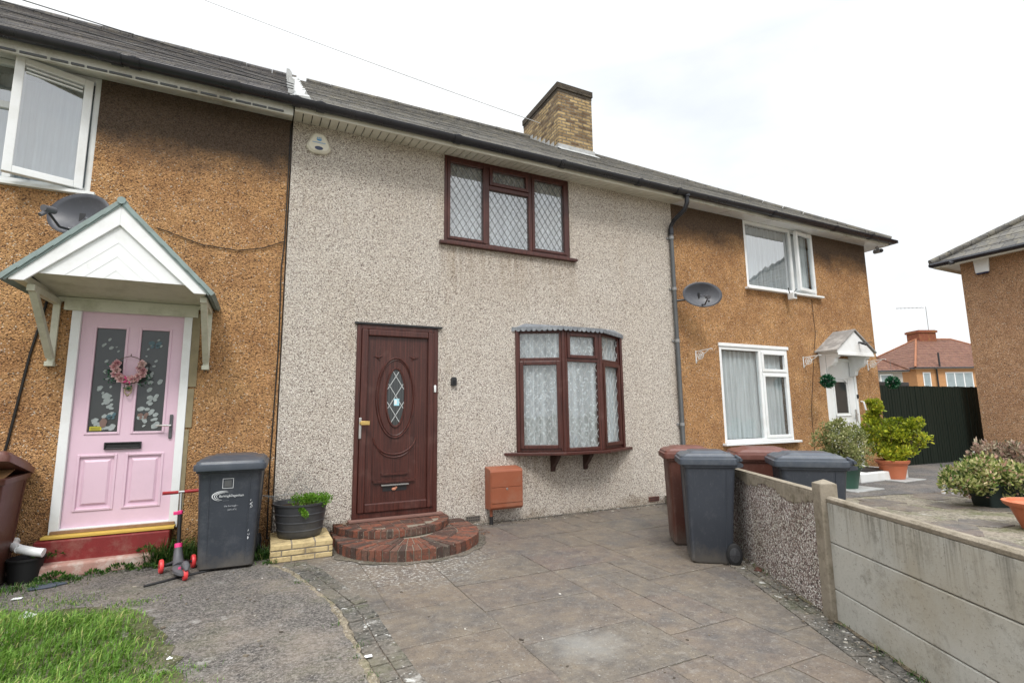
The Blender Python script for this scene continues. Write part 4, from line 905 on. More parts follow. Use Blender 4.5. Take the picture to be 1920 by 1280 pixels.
for bx_ in (3.66, 4.20):
    mb = MB(); mb.prism([(bx_-.03, -.013, .60), (bx_-.03, -.05, .60), (bx_-.03, -.06, .66), (bx_-.03, -.13, .72), (bx_-.03, -.20, .80), (bx_-.03, -.21, .84), (bx_-.03, -.013, .84)], (.06, 0, 0)); mb.build('bracket', M['wood_dull'], bpar, bev=.004)
# air bricks
def airbrick(x0, z0, mat):
    mb = MB(); mb.box(x0, x0+.20, -.022, -.010, z0, z0+.07, 0)
    for i in range(7):
        for j in range(2): mb.box(x0+.012+i*.026, x0+.028+i*.026, -.0235, -.0221, z0+.010+j*.030, z0+.030+j*.030, 1)
    return mb.build('air_brick', [mat, M['black']], H2)
airbrick(2.375, .045, plain('grimy air brick', (.16, .14, .12), .9)); airbrick(5.34, .05, plain('red air brick', (.14, .06, .045), .9))
# downpipe on the joint with the right house
mb = MB(); mb.tube([(6.10, -.415, 4.93), (6.10, -.41, 4.80), (6.09, -.36, 4.70), (6.05, -.14, 4.58), (6.05, -.07, 4.50), (6.05, -.065, 4.38)], .037, 12); mb.tube([(6.10, -.415, 4.90), (6.10, -.415, 4.99)], .055, 12)
mb.tube([(6.05, -.065, 4.46), (6.05, -.065, 4.36)], .044, 12)
dp = mb.build('downpipe', M['black_gut'], H2)
mb = MB(); mb.tube([(6.05, -.065, 4.40), (6.05, -.065, 2.6)], .033, 12); mb.tube([(6.05, -.065, 2.6), (6.055, -.065, .10), (6.055, -.12, .05)], .036, 12); mb.build('lower_pipe', M['pipe_grey'], dp)
for z in (4.30, 3.42, 2.55, 1.2): mb = MB(); mb.lathe([(.041, -.025), (.041, .025)], (6.05, -.065, z), 12); mb.box(5.98, 6.12, -.03, -.012, z-.015, z+.015); mb.build('pipe_clip', M['cable_grey'], dp)

# ================================================================== RIGHT HOUSE
H3 = empty('terraced_house', (0, 0, 0), 0, 'orange roughcast end of terrace house with the white front door', 'house')
XC = 11.7
shell(MB(), 6.13, XC, [(7.90, 9.90, 3.64, 4.95), (7.06, 8.83, .84, 2.58), (9.90, 10.90, .2, 2.42)], True).build('wall', M['cast_r'], H3, nofix=True)
rf = roof_mesh(6.15, 12.06, True).build('roof', M['slate'], H3)
ridge_mb([(6.15, 4.2, 8.2), (7.44, 4.2, 8.2)]).build('ridge_tiles', M['slate'], rf)
ridge_mb([(7.44, 4.2, 8.19), (12.02, -.38, 5.02)], .075).build('hip_tiles', M['slate'], rf)
mb = gutter_mb(6.25, 12.06, bump_at=(8.2, 10.0, 11.2)); mb.box(12.06, 12.12, -.47, 8.8, 4.93, 4.99)
mb.build('gutter', M['black_gut'], H3)
mb = MB(); mb.box(6.15, 11.98, -.355, -.33, 4.885, 5.0); mb.box(11.96, 11.98, -.33, 8.7, 4.885, 5.0); fa = mb.build('fascia', M['oldwhite'], H3)
mb = MB(); x = 6.15
for xn in (7.25, 8.32, 9.6, 10.6, 11.96): mb.add([(x, -.33, 4.89), (xn-.008, -.33, 4.89), (xn-.008, 0, 4.95), (x, 0, 4.95)], [(0, 1, 2, 3)]); x = xn
mb.add([(XC, 0, 4.95), (11.96, -.33, 4.89), (11.96, 8.7, 4.89), (XC, 8.7, 4.95)], [(0, 1, 2, 3)])
mb.build('soffit', M['upvc'], H3)
def upvc_win(x0, x1, z0, z1, xm, sashes, panes, cur_mat, seed, opening=None, gm='glass'):
    W = MB(); ring(W, x0, x1, z0, z1, .0, .07, .055); W.box(xm-.03, xm+.03, .0, .07, z0+.055, z1-.055)
    win = W.build('window', M['upvc'], H3, bev=.006)
    for s in sashes: sash(*s, .05, -.02, .03, win, mat=M['upvc'])
    for p in panes: pane(*p[:4], .03, win, M[p[4]])
    curtain('curtain', cur_mat, x0+.06, x1-.06, z0+.06, z1-.06, .105, win, .020, .13, seed); room(x0+.05, x1-.05, z0+.05, z1-.05, .14, win, .7)
    mb = MB(); mb.box(x0-.07, x1+.10, -.09, .0, z0-.04, z0-.002); mb.build('sill', M['upvc'], win, bev=.006); return win
win = upvc_win(7.90, 9.90, 3.65, 4.95, 9.22, [], [(7.955, 9.19, 3.705, 4.895, 'glass_hi')], M['net_plain'], 31)
T = Matrix.Translation((9.845, -.01, 0)) @ Matrix.Rotation(R(7), 4, 'Z')      # right-hand casement ajar
mb = MB(); t = .062
for (a, b, c, d) in ((-.60, -.60+t, 3.70, 4.90), (-t, 0, 3.70, 4.90), (-.60+t, -t, 3.70, 3.70+t), (-.60+t, -t, 4.90-t, 4.90)): mb.box(a, b, -.03, .03, c, d, 0, T)
cs = mb.build('casement', M['upvc'], win, bev=.006); q = MB(); q.quad(*[T @ Vector(p) for p in ((-.54, 0, 3.76), (-.06, 0, 3.76), (-.06, 0, 4.84), (-.54, 0, 4.84))]); q.build('pane', M['glass'], win, nofix=True)
win = upvc_win(7.06, 8.83, .86, 2.52, 8.08, [(8.11, 8.775, 2.10, 2.465), (8.11, 8.775, .915, 2.06)], [(7.115, 8.05, .915, 2.465, 'glass'), (8.16, 8.725, 2.15, 2.415, 'glass'), (8.16, 8.725, .965, 2.01, 'glass')], M['net_plain'], 37)
mb = MB(); mb.box(8.11, 8.775, .0, .07, 2.06, 2.10); mb.build('transom', M['upvc'], win)
mb = MB(); mb.box(7.04, 8.86, -.02, .02, 2.522, 2.58); mb.build('head_trim', M['upvc'], win, bev=.004)
# white door
D = MB(); ring(D, 9.90, 10.90, .25, 2.42, -.01, .08, .065); fr = D.build('door_frame', M['upvc'], H3, bev=.006)
dm = MB(); holes = [(10.20, 10.58, 1.33, 1.95)]; wall_holes(dm, 9.966, 10.834, .32, 2.355, .01, .03, holes)
for a, b, c, d in ((10.14, 10.64, 1.27, 2.03), (10.14, 10.64, .5, 1.08)):
    for (p, q_, u, v) in ((a, a+.02, c, d), (b-.02, b, c, d), (a, b, c, c+.02), (a, b, d-.02, d)): dm.box(p, q_, -.004, .0105, u, v)
dm.box(10.22, 10.56, -.006, .0105, 1.13, 1.17); pyr(dm, 10.2, 10.58, .56, 1.02, .0105, -.004, .03)
dm.tube([(10.18, .0, 1.92), (10.28, 0, 1.99), (10.39, 0, 2.01), (10.5, 0, 1.99), (10.60, 0, 1.92)], .010, 6)
door = dm.build('door', M['upvc'], H3, bev=.004)
mb = MB(); mb.add([(10.20, .02, 1.33), (10.58, .02, 1.33), (10.58, .02, 1.90), (10.50, .02, 1.95), (10.28, .02, 1.95), (10.20, .02, 1.90)], [tuple(range(6))]); mb.build('pane', M['darkglass'], door, nofix=True)
mb = MB(); mb.box(10.765, 10.795, -.012, .009, 1.16, 1.40); mb.tube([(10.78, -.01, 1.30), (10.78, -.045, 1.30), (10.67, -.05, 1.30)], .009); mb.build('handle', M['chrome'], door, bev=.003)
mb = MB(); mb.box(10.845, 10.885, -.035, -.011, 1.62, 1.70); mb.build('doorbell', M['black'], fr, bev=.004)
mb = MB(); mb.tube([(10.98, -.005, 1.56), (10.98, -.06, 1.55), (10.97, -.08, 1.46), (11.02, -.08, 1.30), (11.06, -.08, 1.05), (10.99, -.08, .90), (10.98, -.06, .80), (10.98, -.005, .79)], .016, 10); mb.build('grab_rail', M['upvc'], H3)
# canopy over the white door
cb = MB(); ccx, hw, cyf = 10.30, .60, -.40; az, ez = 2.93, 2.52
cb.prism([(ccx, cyf, az-.02), (ccx+hw-.02, cyf, ez-.01), (ccx+hw-.02, cyf, ez-.05), (ccx-hw+.02, cyf, ez-.05), (ccx-hw+.02, cyf, ez-.01)], (0, .38, 0))
can = cb.build('door_canopy', M['upvc'], H3, bev=.006)
mb = MB(); mb.box(ccx-hw+.02, ccx+hw-.02, cyf-.012, cyf-.001, ez-.09, ez-.04); mb.build('canopy_moulding', M['upvc'], can, bev=.004)
mb = MB()
for s in (1, -1):
    mb.add([(ccx, cyf-.03, az), (ccx+s*(hw+.04), cyf-.03, ez-.02), (ccx+s*(hw+.04), 0, ez-.02), (ccx, 0, az), (ccx, cyf-.03, az+.025), (ccx+s*(hw+.04), cyf-.03, ez+.01), (ccx+s*(hw+.04), 0, ez+.01), (ccx, 0, az+.025)], [(0,1,2,3), (4,5,6,7), (0,1,5,4), (1,2,6,5), (2,3,7,6), (3,0,4,7)])
mb.build('canopy_slates', [plain('mottled grey lead roof', (.27, .26, .25), .7, .3, .4, 7, .4, dirt=(.55, .53, .50), dirt_amt=.8)], can)
for bx_ in (9.82, 10.76):
    pts = [(0, 2.46), (-.36, 2.46), (-.36, 2.40), (-.31, 2.37), (-.30, 2.30), (-.25, 2.24), (-.17, 2.22), (-.12, 2.16), (-.10, 2.08), (0, 2.05)]
    mb = MB(); mb.prism([(bx_-.05, y, z) for y, z in pts], (.10, 0, 0)); mb.box(bx_-.065, bx_+.065, cyf+.01, 0, 2.431, 2.468); mb.build('bracket', M['upvc'], can, bev=.006)
mb = MB(); mb.tube([(10.42, cyf-.005, 2.70), (10.42, cyf-.10, 2.66)], .018); mb.tube([(10.42, cyf-.08, 2.665), (10.62, cyf-.13, 2.70)], .006); mb.tube([(10.40, cyf-.06, 2.68), (10.42, cyf-.14, 2.64)], .025); mb.build('canopy_lamp', M['black'], can)
S3 = empty('doorstep', (10.2, -.5, GZ), 0, 'low white painted step at the white front door', 'step')
mb = MB(); mb.box(-.75, .72, -.25, .495, 0, .16); mb.build('step_block', M['whitewood'], S3, bev=.015)
mb = MB(); mb.box(-.4, .45, -.15, .35, .162, .175); mb.build('door_mat', M['rubber'], S3, bev=.004)

# ================================================================== NEIGHBOURING AND FAR BUILDINGS
def hip_house(name, label, cat, loc, rz_, w, d, eave, ridge, wall, roofm, over=.35, holes=(), n=14, ridgecol=None, course=True):
    """front wall along +x (length w) at y=0, side walls going back d; hipped roof"""
    r_ = empty(name, loc, rz_, label, cat)
    mb = MB(); wall_holes(mb, 0, w, -.2, eave, 0, .15, list(holes))
    mb.quad((0, 0, -.2), (0, d, -.2), (0, d, eave), (0, 0, eave)); mb.quad((w, 0, -.2), (w, d, -.2), (w, d, eave), (w, 0, eave)); mb.quad((0, d, -.2), (w, d, -.2), (w, d, eave), (0, d, eave))
    mb.build('wall', wall, r_, nofix=True)
    x0, x1, y0, y1 = -over, w+over, -over, d+over; half = min(x1-x0, y1-y0)/2; mb = MB(); rise = ridge-eave
    for i in range(n):
        a, b = half*i/n, half*(i+1)/n+.02; za, zb = eave+rise*a/half+.015, eave+rise*min(1, b/half)
        R0 = [(x0+a, y0+a, za), (x1-a, y0+a, za), (x1-a, y1-a, za), (x0+a, y1-a, za)]; b = min(b, half); R1 = [(x0+b, y0+b, zb), (x1-b, y0+b, zb), (x1-b, y1-b, zb), (x0+b, y1-b, zb)]
        R2 = [(x, y, z-.03) for x, y, z in R0]
        mb.add(R0+R1+R2, [(0, 1, 5, 4), (1, 2, 6, 5), (2, 3, 7, 6), (3, 0, 4, 7), (8, 9, 1, 0), (9, 10, 2, 1), (10, 11, 3, 2), (11, 8, 0, 3)])
    roof = mb.build('roof', roofm, r_)
    if (x1-x0) >= (y1-y0): A_, B_ = (x0+half, y0+half, ridge), (x1-half, y0+half, ridge)
    else: A_, B_ = (x0+half, y0+half, ridge), (x0+half, y1-half, ridge)
    for a, b in (((x0, y0, eave+.03), A_), ((x0, y1, eave+.03), A_ if (x1-x0) >= (y1-y0) else B_), ((x1, y0, eave+.03), B_ if (x1-x0) >= (y1-y0) else A_), ((x1, y1, eave+.03), B_)):
        ridge_mb([a, b], .09).build('hip_tiles', ridgecol or roofm, roof)
    if (Vector(A_)-Vector(B_)).length > .5: ridge_mb([A_, B_], .1).build('ridge_tiles', ridgecol or roofm, roof)
    g = MB()
    for a, b in (((x0, y0), (x1, y0)), ((x1, y0), (x1, y1)), ((x1, y1), (x0, y1)), ((x0, y1), (x0, y0))): g.tube([(*a, eave-.03), (*b, eave-.03)], .06, 8)
    g.build('gutter', M['black_gut'], r_)
    g = MB(); g.add([(x0+.03, y0+.03, eave-.06), (x1-.03, y0+.03, eave-.06), (x1-.03, y1-.03, eave-.06), (x0+.03, y1-.03, eave-.06)], [(0, 1, 2, 3)]); g.box(x0+.03, x1-.03, y0+.03, y0+.05, eave-.12, eave); g.box(x0+.03, x0+.05, y0+.05, y1-.03, eave-.12, eave); g.build('soffit', M['cream'], r_)
    return r_
def far_win(par, x0, x1, z0, z1, n=2):
    mb = MB(); ring(mb, x0, x1, z0, z1, -.03, .10, .09)
    for k in range(1, n): x = x0+(x1-x0)*k/n; mb.box(x-.05, x+.05, -.03, .10, z0+.09, z1-.09)
    wn_ = mb.build('window', M['upvc'], par); mb = MB(); mb.box(x0+.05, x1-.05, -.02, .02, z0+.05, z1-.05); mb.build('pane', plain('far window pane', (.30, .36, .38), .2, .5, .3, 2), wn_, nofix=True)
# house on the right: its flank wall faces the yard.  local +x runs along -y of the world
HB = hip_house('detached_house', 'brown roughcast house at the right edge with a hipped slate roof', 'house', (15.5, -.12, 0), R(-90), 9.5, 8.5, 5.02, 8.1, M['cast_far'], M['slate'], .42)
mb = MB(); mb.tube([(.05, -.42, 4.96), (.0, -.48, 4.93)], .05); mb.build('gutter_end', M['black_gut'], HB)
# far hipped house
a = R(-28)
FH = hip_house('far_house', 'distant orange rendered house with a red hipped tile roof and brick stack', 'house', (50.0, 17.6, 0), R(-22), 12, 8.5, 4.85, 7.9, M['orangewall'], M['redtile'], .35, (), 16, M['redridge'])
far_win(FH, .55, 1.25, 3.0, 4.45, 1); far_win(FH, 2.6, 5.1, 2.9, 4.45, 3)
mb = MB(); mb.box(4.3, 6.0, 3.9, 5.3, 6.4, 8.75); mb.box(4.2, 6.1, 3.8, 5.4, 8.5, 8.7); c_ = mb.build('chimney', M['redchim'], FH)
mb = MB(); mb.box(4.2, 6.1, 3.7, 3.89, 7.2, 7.5); mb.build('chimney_flashing', M['flash'], c_)
mb = MB(); mb.tube([(1.75, -.12, 4.8), (1.75, -.12, 0)], .06, 8); mb.tube([(2.0, -.2, 4.75), (2.0, -.2, 6.1)], .07, 8); mb.tube([(6.6, -.12, 4.8), (6.6, -.12, 0)], .06, 8); mb.build('downpipe', M['black'], FH)
mb = MB(); mb.tube([(5.8, 4.4, 8.7), (5.8, 4.4, 11.1)], .03, 6); mb.tube([(5.6, 4.4, 11.0), (3.2, 4.9, 11.05)], .02, 6)
for k in range(6): mb.tube([(5.2-.36*k, 4.2+.07*k, 11.02), (5.2-.36*k, 4.8+.07*k, 11.02)], .012, 5)
mb.build('aerial', M['cable_grey'], c_)
GH = hip_house('far_house', 'distant grey rendered house with a low red roof, left of the orange one', 'house', (41.5, 18.6, 0), R(-36), 4.2, 8, 4.35, 6.3, M['greywall'], M['redtile'], .35, (), 10)
far_win(GH, 2.6, 3.5, 3.05, 4.1, 1)
# dark green boarded fence across the gap between the houses
FE = empty('board_fence', (11.75, .5, 0), 0, 'tall dark green vertical board fence closing the gap between houses', 'fence')
mb = MB(); rn = random.Random(6); x = 0; Lf = 4.7
while x < Lf:
    y = -.30*x/Lf+(-.22)*math.sin(x/Lf*3.1)*0; w_ = .098; mb.box(x, x+w_-.006, y+rn.uniform(-.004, .006), y+.02, .05, 1.93+rn.uniform(-.006, .006), rn=rn.random()); x += w_
mb.build('boards', M['fence'], FE)
mb = MB(); mb.bar((0, .04, .16), (Lf, -.26, .16), .04, .16); mb.bar((0, .05, 1.885), (Lf, -.25, 1.885), .05, .05); mb.build('rail', M['fence'], FE)
GA = empty('garage', (12.6, 3.0, 0), 0, 'flat roofed garage behind the green fence with a pale roof edge', 'garage')
mb = MB(); mb.box(0, 6, 0, 5, 0, 2.12); mb.build('wall', M['greywall'], GA)
mb = MB(); mb.box(-.1, 3.9, -.12, 5.1, 2.122, 2.28); mb.build('roof', M['flash'], GA, bev=.01)
mb = MB(); mb.box(3.9, 6.1, -.12, 5.1, 2.122, 2.24); mb.build('roof_edge', M['black'], GA, bev=.01)

# ================================================================== BOUNDARY WALL
BWALL = empty('boundary_wall', (wx(-3.95), -3.95, 0), 0, 'low precast concrete panel wall between the drive and the yard', 'wall')
ang = math.atan2(-1, -.528)                      # along-wall direction towards the street
BWALL.rotation_euler = (0, 0, ang)               # local +x runs towards the street, local +y towards the yard
mb = MB(); mb.box(-.055, .055, -.06, .06, -.05, .895); mb.add([(-.055, -.06, .895), (.055, -.06, .895), (.055, .06, .895), (-.055, .06, .895), (0, 0, .925)], [(0, 1, 4), (1, 2, 4), (2, 3, 4), (3, 0, 4)])
mb.build('post', M['post'], BWALL, bev=.008)
mb = MB(); mb.box(1.78, 1.89, -.06, .06, -.05, .9); mb.build('post', M['post'], BWALL, bev=.008)
for k, (u, v) in enumerate(((-.05, .208), (.214, .508), (.514, .775))):
    mb = MB(); mb.box(.05, 1.785, -.022, .022, u, v); mb.build('concrete_panel', M['concrete'], BWALL, bev=.006)
mb = MB(); mb.prism([(.05, -.024, .777), (.05, .03, .777), (.05, .03, .805), (.05, .012, .815), (.05, -.012, .815), (.05, -.028, .80)], (1.735, 0, 0)); mb.build('coping', M['post'], BWALL, bev=.003)
mb = MB(); mb.box(-3.75, -.05, -.03, .03, -.05, .80); mb.build('dashed_panel', M['dash'], BWALL, bev=.004)
mb = MB(); rn = random.Random(14); x = -3.75
while x < -.06:                                  # ragged cement band along the top
    w_ = rn.uniform(.025, .06); h = .035+.03*rn.random()+.02*math.sin(x*9); h += .05*max(0, 1-abs(x+.35)/.35); mb.box(x, min(-.05, x+w_), -.036, .032, .80-h, .82+rn.uniform(-.002, .002)); x += w_
mb.box(-3.78, -.05, -.034, .034, .818, .835); mb.build('cement_capping', M['post'], BWALL, bev=.004)
mb = MB(); mb.box(-3.84, -3.75, -.05, .05, -.05, .86); mb.build('post', M['post'], BWALL, bev=.006)
mb = MB(); mb.box(3.5, 5, -.022, .022, -.05, .8); mb.v = [(x-1.6, y, z) for x, y, z in mb.v]; mb.build('concrete_panel', M['concrete'], BWALL, bev=.006)

# ================================================================== WHEELIE BINS
def rrect(w_, d, r=.05, n=4, cy=0):
    P = []
    for sx, sy, a0 in ((1, 1, 0), (-1, 1, 90), (-1, -1, 180), (1, -1, 270)):
        for k in range(n+1): a = R(a0+90*k/n); P.append((sx*(w_/2-r)+r*math.cos(a), cy+sy*(d/2-r)+r*math.sin(a)))
    return P
def loft(mb, secs, mi=0, cap0=True, cap1=True, T=None):
    n = len(secs[0][1]); vs = [Vector((x, y, z)) for z, P in secs for x, y in P]; vs = [T @ v for v in vs] if T else vs; fs = []
    for i in range(len(secs)-1):
        for k in range(n): k2 = (k+1) % n; fs.append((i*n+k, i*n+k2, (i+1)*n+k2, (i+1)*n+k))
    if cap0: fs.append(tuple(range(n))[::-1])
    if cap1: fs.append(tuple(range((len(secs)-1)*n, len(secs)*n)))
    mb.add(vs, fs, mi, .5, True); return mb
def bin_(loc, rz_, body, lid, label, group, lid_open=0, rx=0, s=(1, 1, 1), decals=0):
    o = empty('wheelie_bin', loc, R(rz_), label, 'bin', group); o.rotation_euler.x = R(rx); o.scale = s
    mb = MB(); secs = [(.012, rrect(.43, .50, .045, cy=.0)), (.03, rrect(.455, .53, .05, cy=-.01)), (.50, rrect(.495, .59, .05, cy=.005)), (.80, rrect(.52, .635, .05, cy=.018)), (.875, rrect(.53, .65, .05, cy=.02)), (.88, rrect(.565, .69, .05, cy=.015)), (.905, rrect(.57, .70, .05, cy=.015)), (.925, rrect(.575, .705, .05, cy=.015)), (.928, rrect(.50, .63, .04, cy=.015)), (.90, rrect(.50, .63, .04, cy=.015)), (.2, rrect(.42, .42, .04, cy=0))]
    loft(mb, secs, 0, True, True);     
    pass                                    # moulded ribs and recess lines of the body
    for sx in (1, -1):
        for fx in (.15,): mb.add([(sx*(fx), -.265, .06), (sx*(fx+.006), -.265, .06), (sx*(fx+.022), -.30, .86), (sx*(fx+.016), -.30, .86), (sx*(fx), -.278, .06), (sx*(fx+.006), -.278, .06), (sx*(fx+.022), -.3085, .86), (sx*(fx+.016), -.3085, .86)], [(4, 5, 6, 7), (0, 1, 5, 4), (2, 3, 7, 6), (1, 2, 6, 5), (3, 0, 4, 7)])
        mb.add([(sx*.2285, .16, .07), (sx*.2285, .168, .07), (sx*.2635, .235, .86), (sx*.2635, .225, .86), (sx*.234, .16, .07), (sx*.234, .168, .07), (sx*.269, .235, .86), (sx*.269, .225, .86)], [(4, 5, 6, 7), (0, 1, 5, 4), (2, 3, 7, 6), (1, 2, 6, 5), (3, 0, 4, 7)])
    b = mb.build('body', body, o)
    # lid (hinged at the rear)
    T = Matrix.Translation((0, .375, .94)) @ Matrix.Rotation(R(-lid_open), 4, 'X') @ Matrix.Translation((0, -.375, -.94))
    mb = MB(); secs = [(.905, rrect(.600, .745, .055, cy=0)), (.93, rrect(.605, .75, .055, cy=0)), (.945, rrect(.600, .745, .055, cy=0)), (.950, rrect(.570, .71, .05, cy=0)), (.972, rrect(.560, .69, .05, cy=0)), (.976, rrect(.535, .66, .05, cy=.0)), (.992, rrect(.515, .60, .05, cy=.01)), (.996, rrect(.40, .50, .05, cy=.02)), (1.012, rrect(.36, .44, .05, cy=.02)), (1.016, rrect(.30, .36, .04, cy=.02))]
    secs = [(z+.012*(1 if z > .94 else 0), P) for z, P in secs]
    loft(mb, secs, 0, True, True, T); L = mb.build('lid', lid, o)
    mb = MB()
    for sx in (1, -1):
        mb.box(sx*.20-.022, sx*.20+.022, .33, .43, .93, .965, 0, T); mb.tube([T @ Vector((sx*.20, .36, .985)), T @ Vector((sx*.20, .425, .955))], .016, 8)
    mb.tube([T @ Vector((-.25, .425, .95)), T @ Vector((.25, .425, .95))], .016, 10); mb.build('lid_hinge', lid, L)
    mb = MB(); mb.tube([(-.25, .43, .90), (.25, .43, .90)], .017, 10)
    for sx in (1, -1): mb.prism([(sx*.24-.015, .33, .87), (sx*.24-.015, .44, .885), (sx*.24-.015, .44, .915), (sx*.24-.015, .33, .925)], (.03, 0, 0))
    mb.build('handle', body, o)
    for sx in (1, -1):
        mb = MB(); mb.lathe([(.001, -.028), (.085, -.028), (.10, -.018), (.10, .018), (.085, .028), (.001, .028)], (sx*.235, .262, .10), 24, 'x'); wh = mb.build('wheel', M['rubber'], o)
        mb = MB(); mb.lathe([(.001, -.034), (.018, -.034), (.024, -.031), (.062, -.030), (.066, -.0285)], (sx*.235, .262, .10), 20, 'x'); mb.lathe([(.001, .034), (.018, .034), (.024, .031), (.062, .030), (.066, .0285)], (sx*.235, .262, .10), 20, 'x')
        for k in range(6): a_ = k*math.pi/3; mb.bar((sx*.235+sx*.032, .262+.018*math.cos(a_), .10+.018*math.sin(a_)), (sx*.235+sx*.032, .262+.06*math.cos(a_), .10+.06*math.sin(a_)), .008, .006, up=(1, 0, 0))
        mb.build('hub', M['hubgrey'], wh)
    mb = MB(); mb.tube([(-.23, .262, .10), (.23, .262, .10)], .012, 8); mb.build('axle', M['pipe_grey'], o)
    if decals:
        sl_ = math.atan2(.31-.233, .80); F = Matrix.Translation((0, -.276, .62)) @ Matrix.Rotation(math.pi/2+0.098, 4, 'X')
        # local text plane: x right, y up, z towards the viewer
        def P2(x, z): return F @ Vector((x, z, .0035))
        # face slope: front y goes from -.2325 (z .03) to -.27 (z .5), -.295 (z .8)
        F = Matrix.Translation((0, -.2965, .65)) @ Matrix.Rotation(math.pi/2+.031, 4, 'X')
        mb = MB(); X0 = -.015
        for (a_, b_, c_, d_) in ((-.045, .045, .085, .089), (-.045, .045, .171, .175), (-.045, -.041, .089, .171), (.041, .045, .089, .171)): mb.quad(F @ Vector((X0+a_, c_, .004)), F @ Vector((X0+b_, c_, .004)), F @ Vector((X0+b_, d_, .004)), F @ Vector((X0+a_, d_, .004)))
        mb.build('printed_square', M['decal'], b, nofix=True)
        mb = MB(); mb.quad(*[F @ Vector((X0+x_, z_, .0035)) for x_, z_ in ((-.03, .10), (.03, .10), (.03, .16), (-.03, .16))]); mb.build('square_sticker', M['pipe_grey'], b, nofix=True)
        mb = MB()
        for r1, wd, a_0, a_1 in ((.062, .008, 70, 250), (.050, .006, 60, 262), (.039, .004, 80, 225)):      # crescent swirls of the logo
            P = []
            for k in range(25):
                a2 = R(a_0+(a_1-a_0)*k/24); hw_ = wd*.5*math.sin(math.pi*k/24)+.0006; P.append(((r1*1.5+hw_)*math.cos(a2), (r1*.72+hw_)*math.sin(a2), (r1*1.5-hw_)*math.cos(a2), (r1*.72-hw_)*math.sin(a2)))
            for p, q in zip(P, P[1:]): mb.quad(*[F @ Vector((-.045+x_, .018+z_, .004)) for x_, z_ in ((p[0], p[1]), (q[0], q[1]), (q[2], q[3]), (p[2], p[3]))])
        mb.build('printed_swirl', M['decal'], b, nofix=True)
        text_mesh('Barking&Dagenham', .030, M['decal'], 'printed_name', b, F @ Matrix.Translation((.02, .016, .004)), .0004, .86)
        text_mesh('the borough -', .024, M['worn_decal'], 'worn_print', b, F @ Matrix.Translation((.02, -.075, .004)), .0003, .86)
        text_mesh('part of it', .024, M['worn_decal'], 'worn_print', b, F @ Matrix.Translation((.03, -.108, .004)), .0003, .86)
        mb = MB(); mb.box(-.05, .0, .0, .002, .0, .002); mb.v = [tuple(F @ Vector((x_+.0, z_-.027, .0045))) for x_, y_, z_ in mb.v]; mb.build('printed_line', M['worn_decal'], b)
        mb = MB(); rn = random.Random(5)
        for k in range(13):
            z_ = rn.choice([-.06, -.09, -.30, -.34, -.37])+rn.uniform(-.02, .02); x_ = .185+rn.uniform(-.012, .012)-.06*(.1-z_)*.5; w_ = rn.uniform(.003, .006); h_ = rn.uniform(.006, .02)
            mb.quad(*[F @ Vector((x_+u*w_+v*h_*.3, z_+v*h_, .0045)) for u, v in ((0, 0), (1, 0), (1, 1), (0, 1))])
        mb.build('paint_splash', M['decal'], b, nofix=True)
    return o
bin_((-.235, -.46, .012), -2.5, M['binG'], M['binGlid'], 'dark grey wheelie bin with white printed logo, between pink door and plant tub', None, decals=1)
B0 = bin_((3.93, -2.52, .0), -128, M['binG'], M['binGlid'], 'dark grey wheelie bin standing on the drive in front of the pebbledash wall', 'bins by the boundary wall', s=(.84, .70, 1))
bin_((4.25, -1.94, .0), -124, M['binB'], M['binBlid'], 'brown wheelie bin half hidden behind the grey bin on the drive', 'bins by the boundary wall', s=(.84, .70, 1))
bin_((4.66, -3.06, GZ-.11), -133, M['binG'], M['binGlid'], 'dark grey wheelie bin in the yard just behind the low wall', 'bins by the boundary wall', s=(.92, .83, .975))
bin_((4.92, -2.36, GZ-.11), -128, M['binB'], M['binBlid'], 'brown wheelie bin behind the low wall, beyond the yard grey bin', 'bins by the boundary wall', s=(.92, .83, .975))
BL_ = bin_((-2.15, -.42, .0), 3, M['binB'], M['binBlid'], 'brown wheelie bin at the left edge with its lid propped open', None, lid_open=13)
bx_ = empty('cardboard_box', (-2.12, -.62, .915), R(4), 'flattened brown cardboard box sticking out of the open brown bin', 'box')
mb = MB(); mb.box(-.26, .22, 0, .30, 0, .006, T=Matrix.Rotation(R(12), 4, 'X')); mb.build('flap', M['card'], bx_, bev=.002)
mb = MB(); mb.box(-.30, .10, .03, .30, .03, .10, T=Matrix.Rotation(R(8), 4, 'X')); mb.build('box_body', M['card'], bx_, bev=.004)

# ================================================================== SCOOTER
SCO = empty('kick_scooter', (-.60, -.70, .012), R(14), "child's three wheeled scooter, black stem, pink trim and red wheels", 'scooter')
mb = MB(); loft(mb, [(0, [])] and [(z, [(x*w_, y*l+c) for x, y in [(math.cos(6.283*k/18), math.sin(6.283*k/18)) for k in range(18)]]) for z, w_, l, c in ((.035, .05, .17, -.03), (.045, .062, .19, -.03), (.065, .060, .185, -.03), (.075, .045, .16, -.03))]); dk = mb.build('deck', M['deck'], SCO)
mb = MB(); mb.tube([(0, .08, .055), (0, .15, .09), (0, .19, .16), (0, .205, .22)], [.05, .045, .036, .028], 12); mb.build('neck', M['deck'], dk)
mb = MB(); mb.tube([(0, .20, .20), (0, .21, .235)], .032, 12); mb.build('collar', M['hotpink'], SCO)
mb = MB(); mb.tube([(0, .205, .22), (0, .245, .50)], .017, 10); mb.build('stem', M['black'], SCO)
mb = MB(); mb.tube([(0, .245, .50), (0, .275, .69)], .011, 10); mb.build('upper_stem', M['chrome'], SCO)
mb = MB(); mb.tube([(0, .243, .49), (0, .248, .525)], .021, 10); mb.box(-.055, -.01, .225, .25, .49, .52); mb.build('clamp', M['hotpink'], SCO, bev=.004)
mb = MB(); mb.tube([(-.03, .275, .69), (.03, .275, .69)], .014, 10); mb.build('handlebar', M['chrome'], SCO)
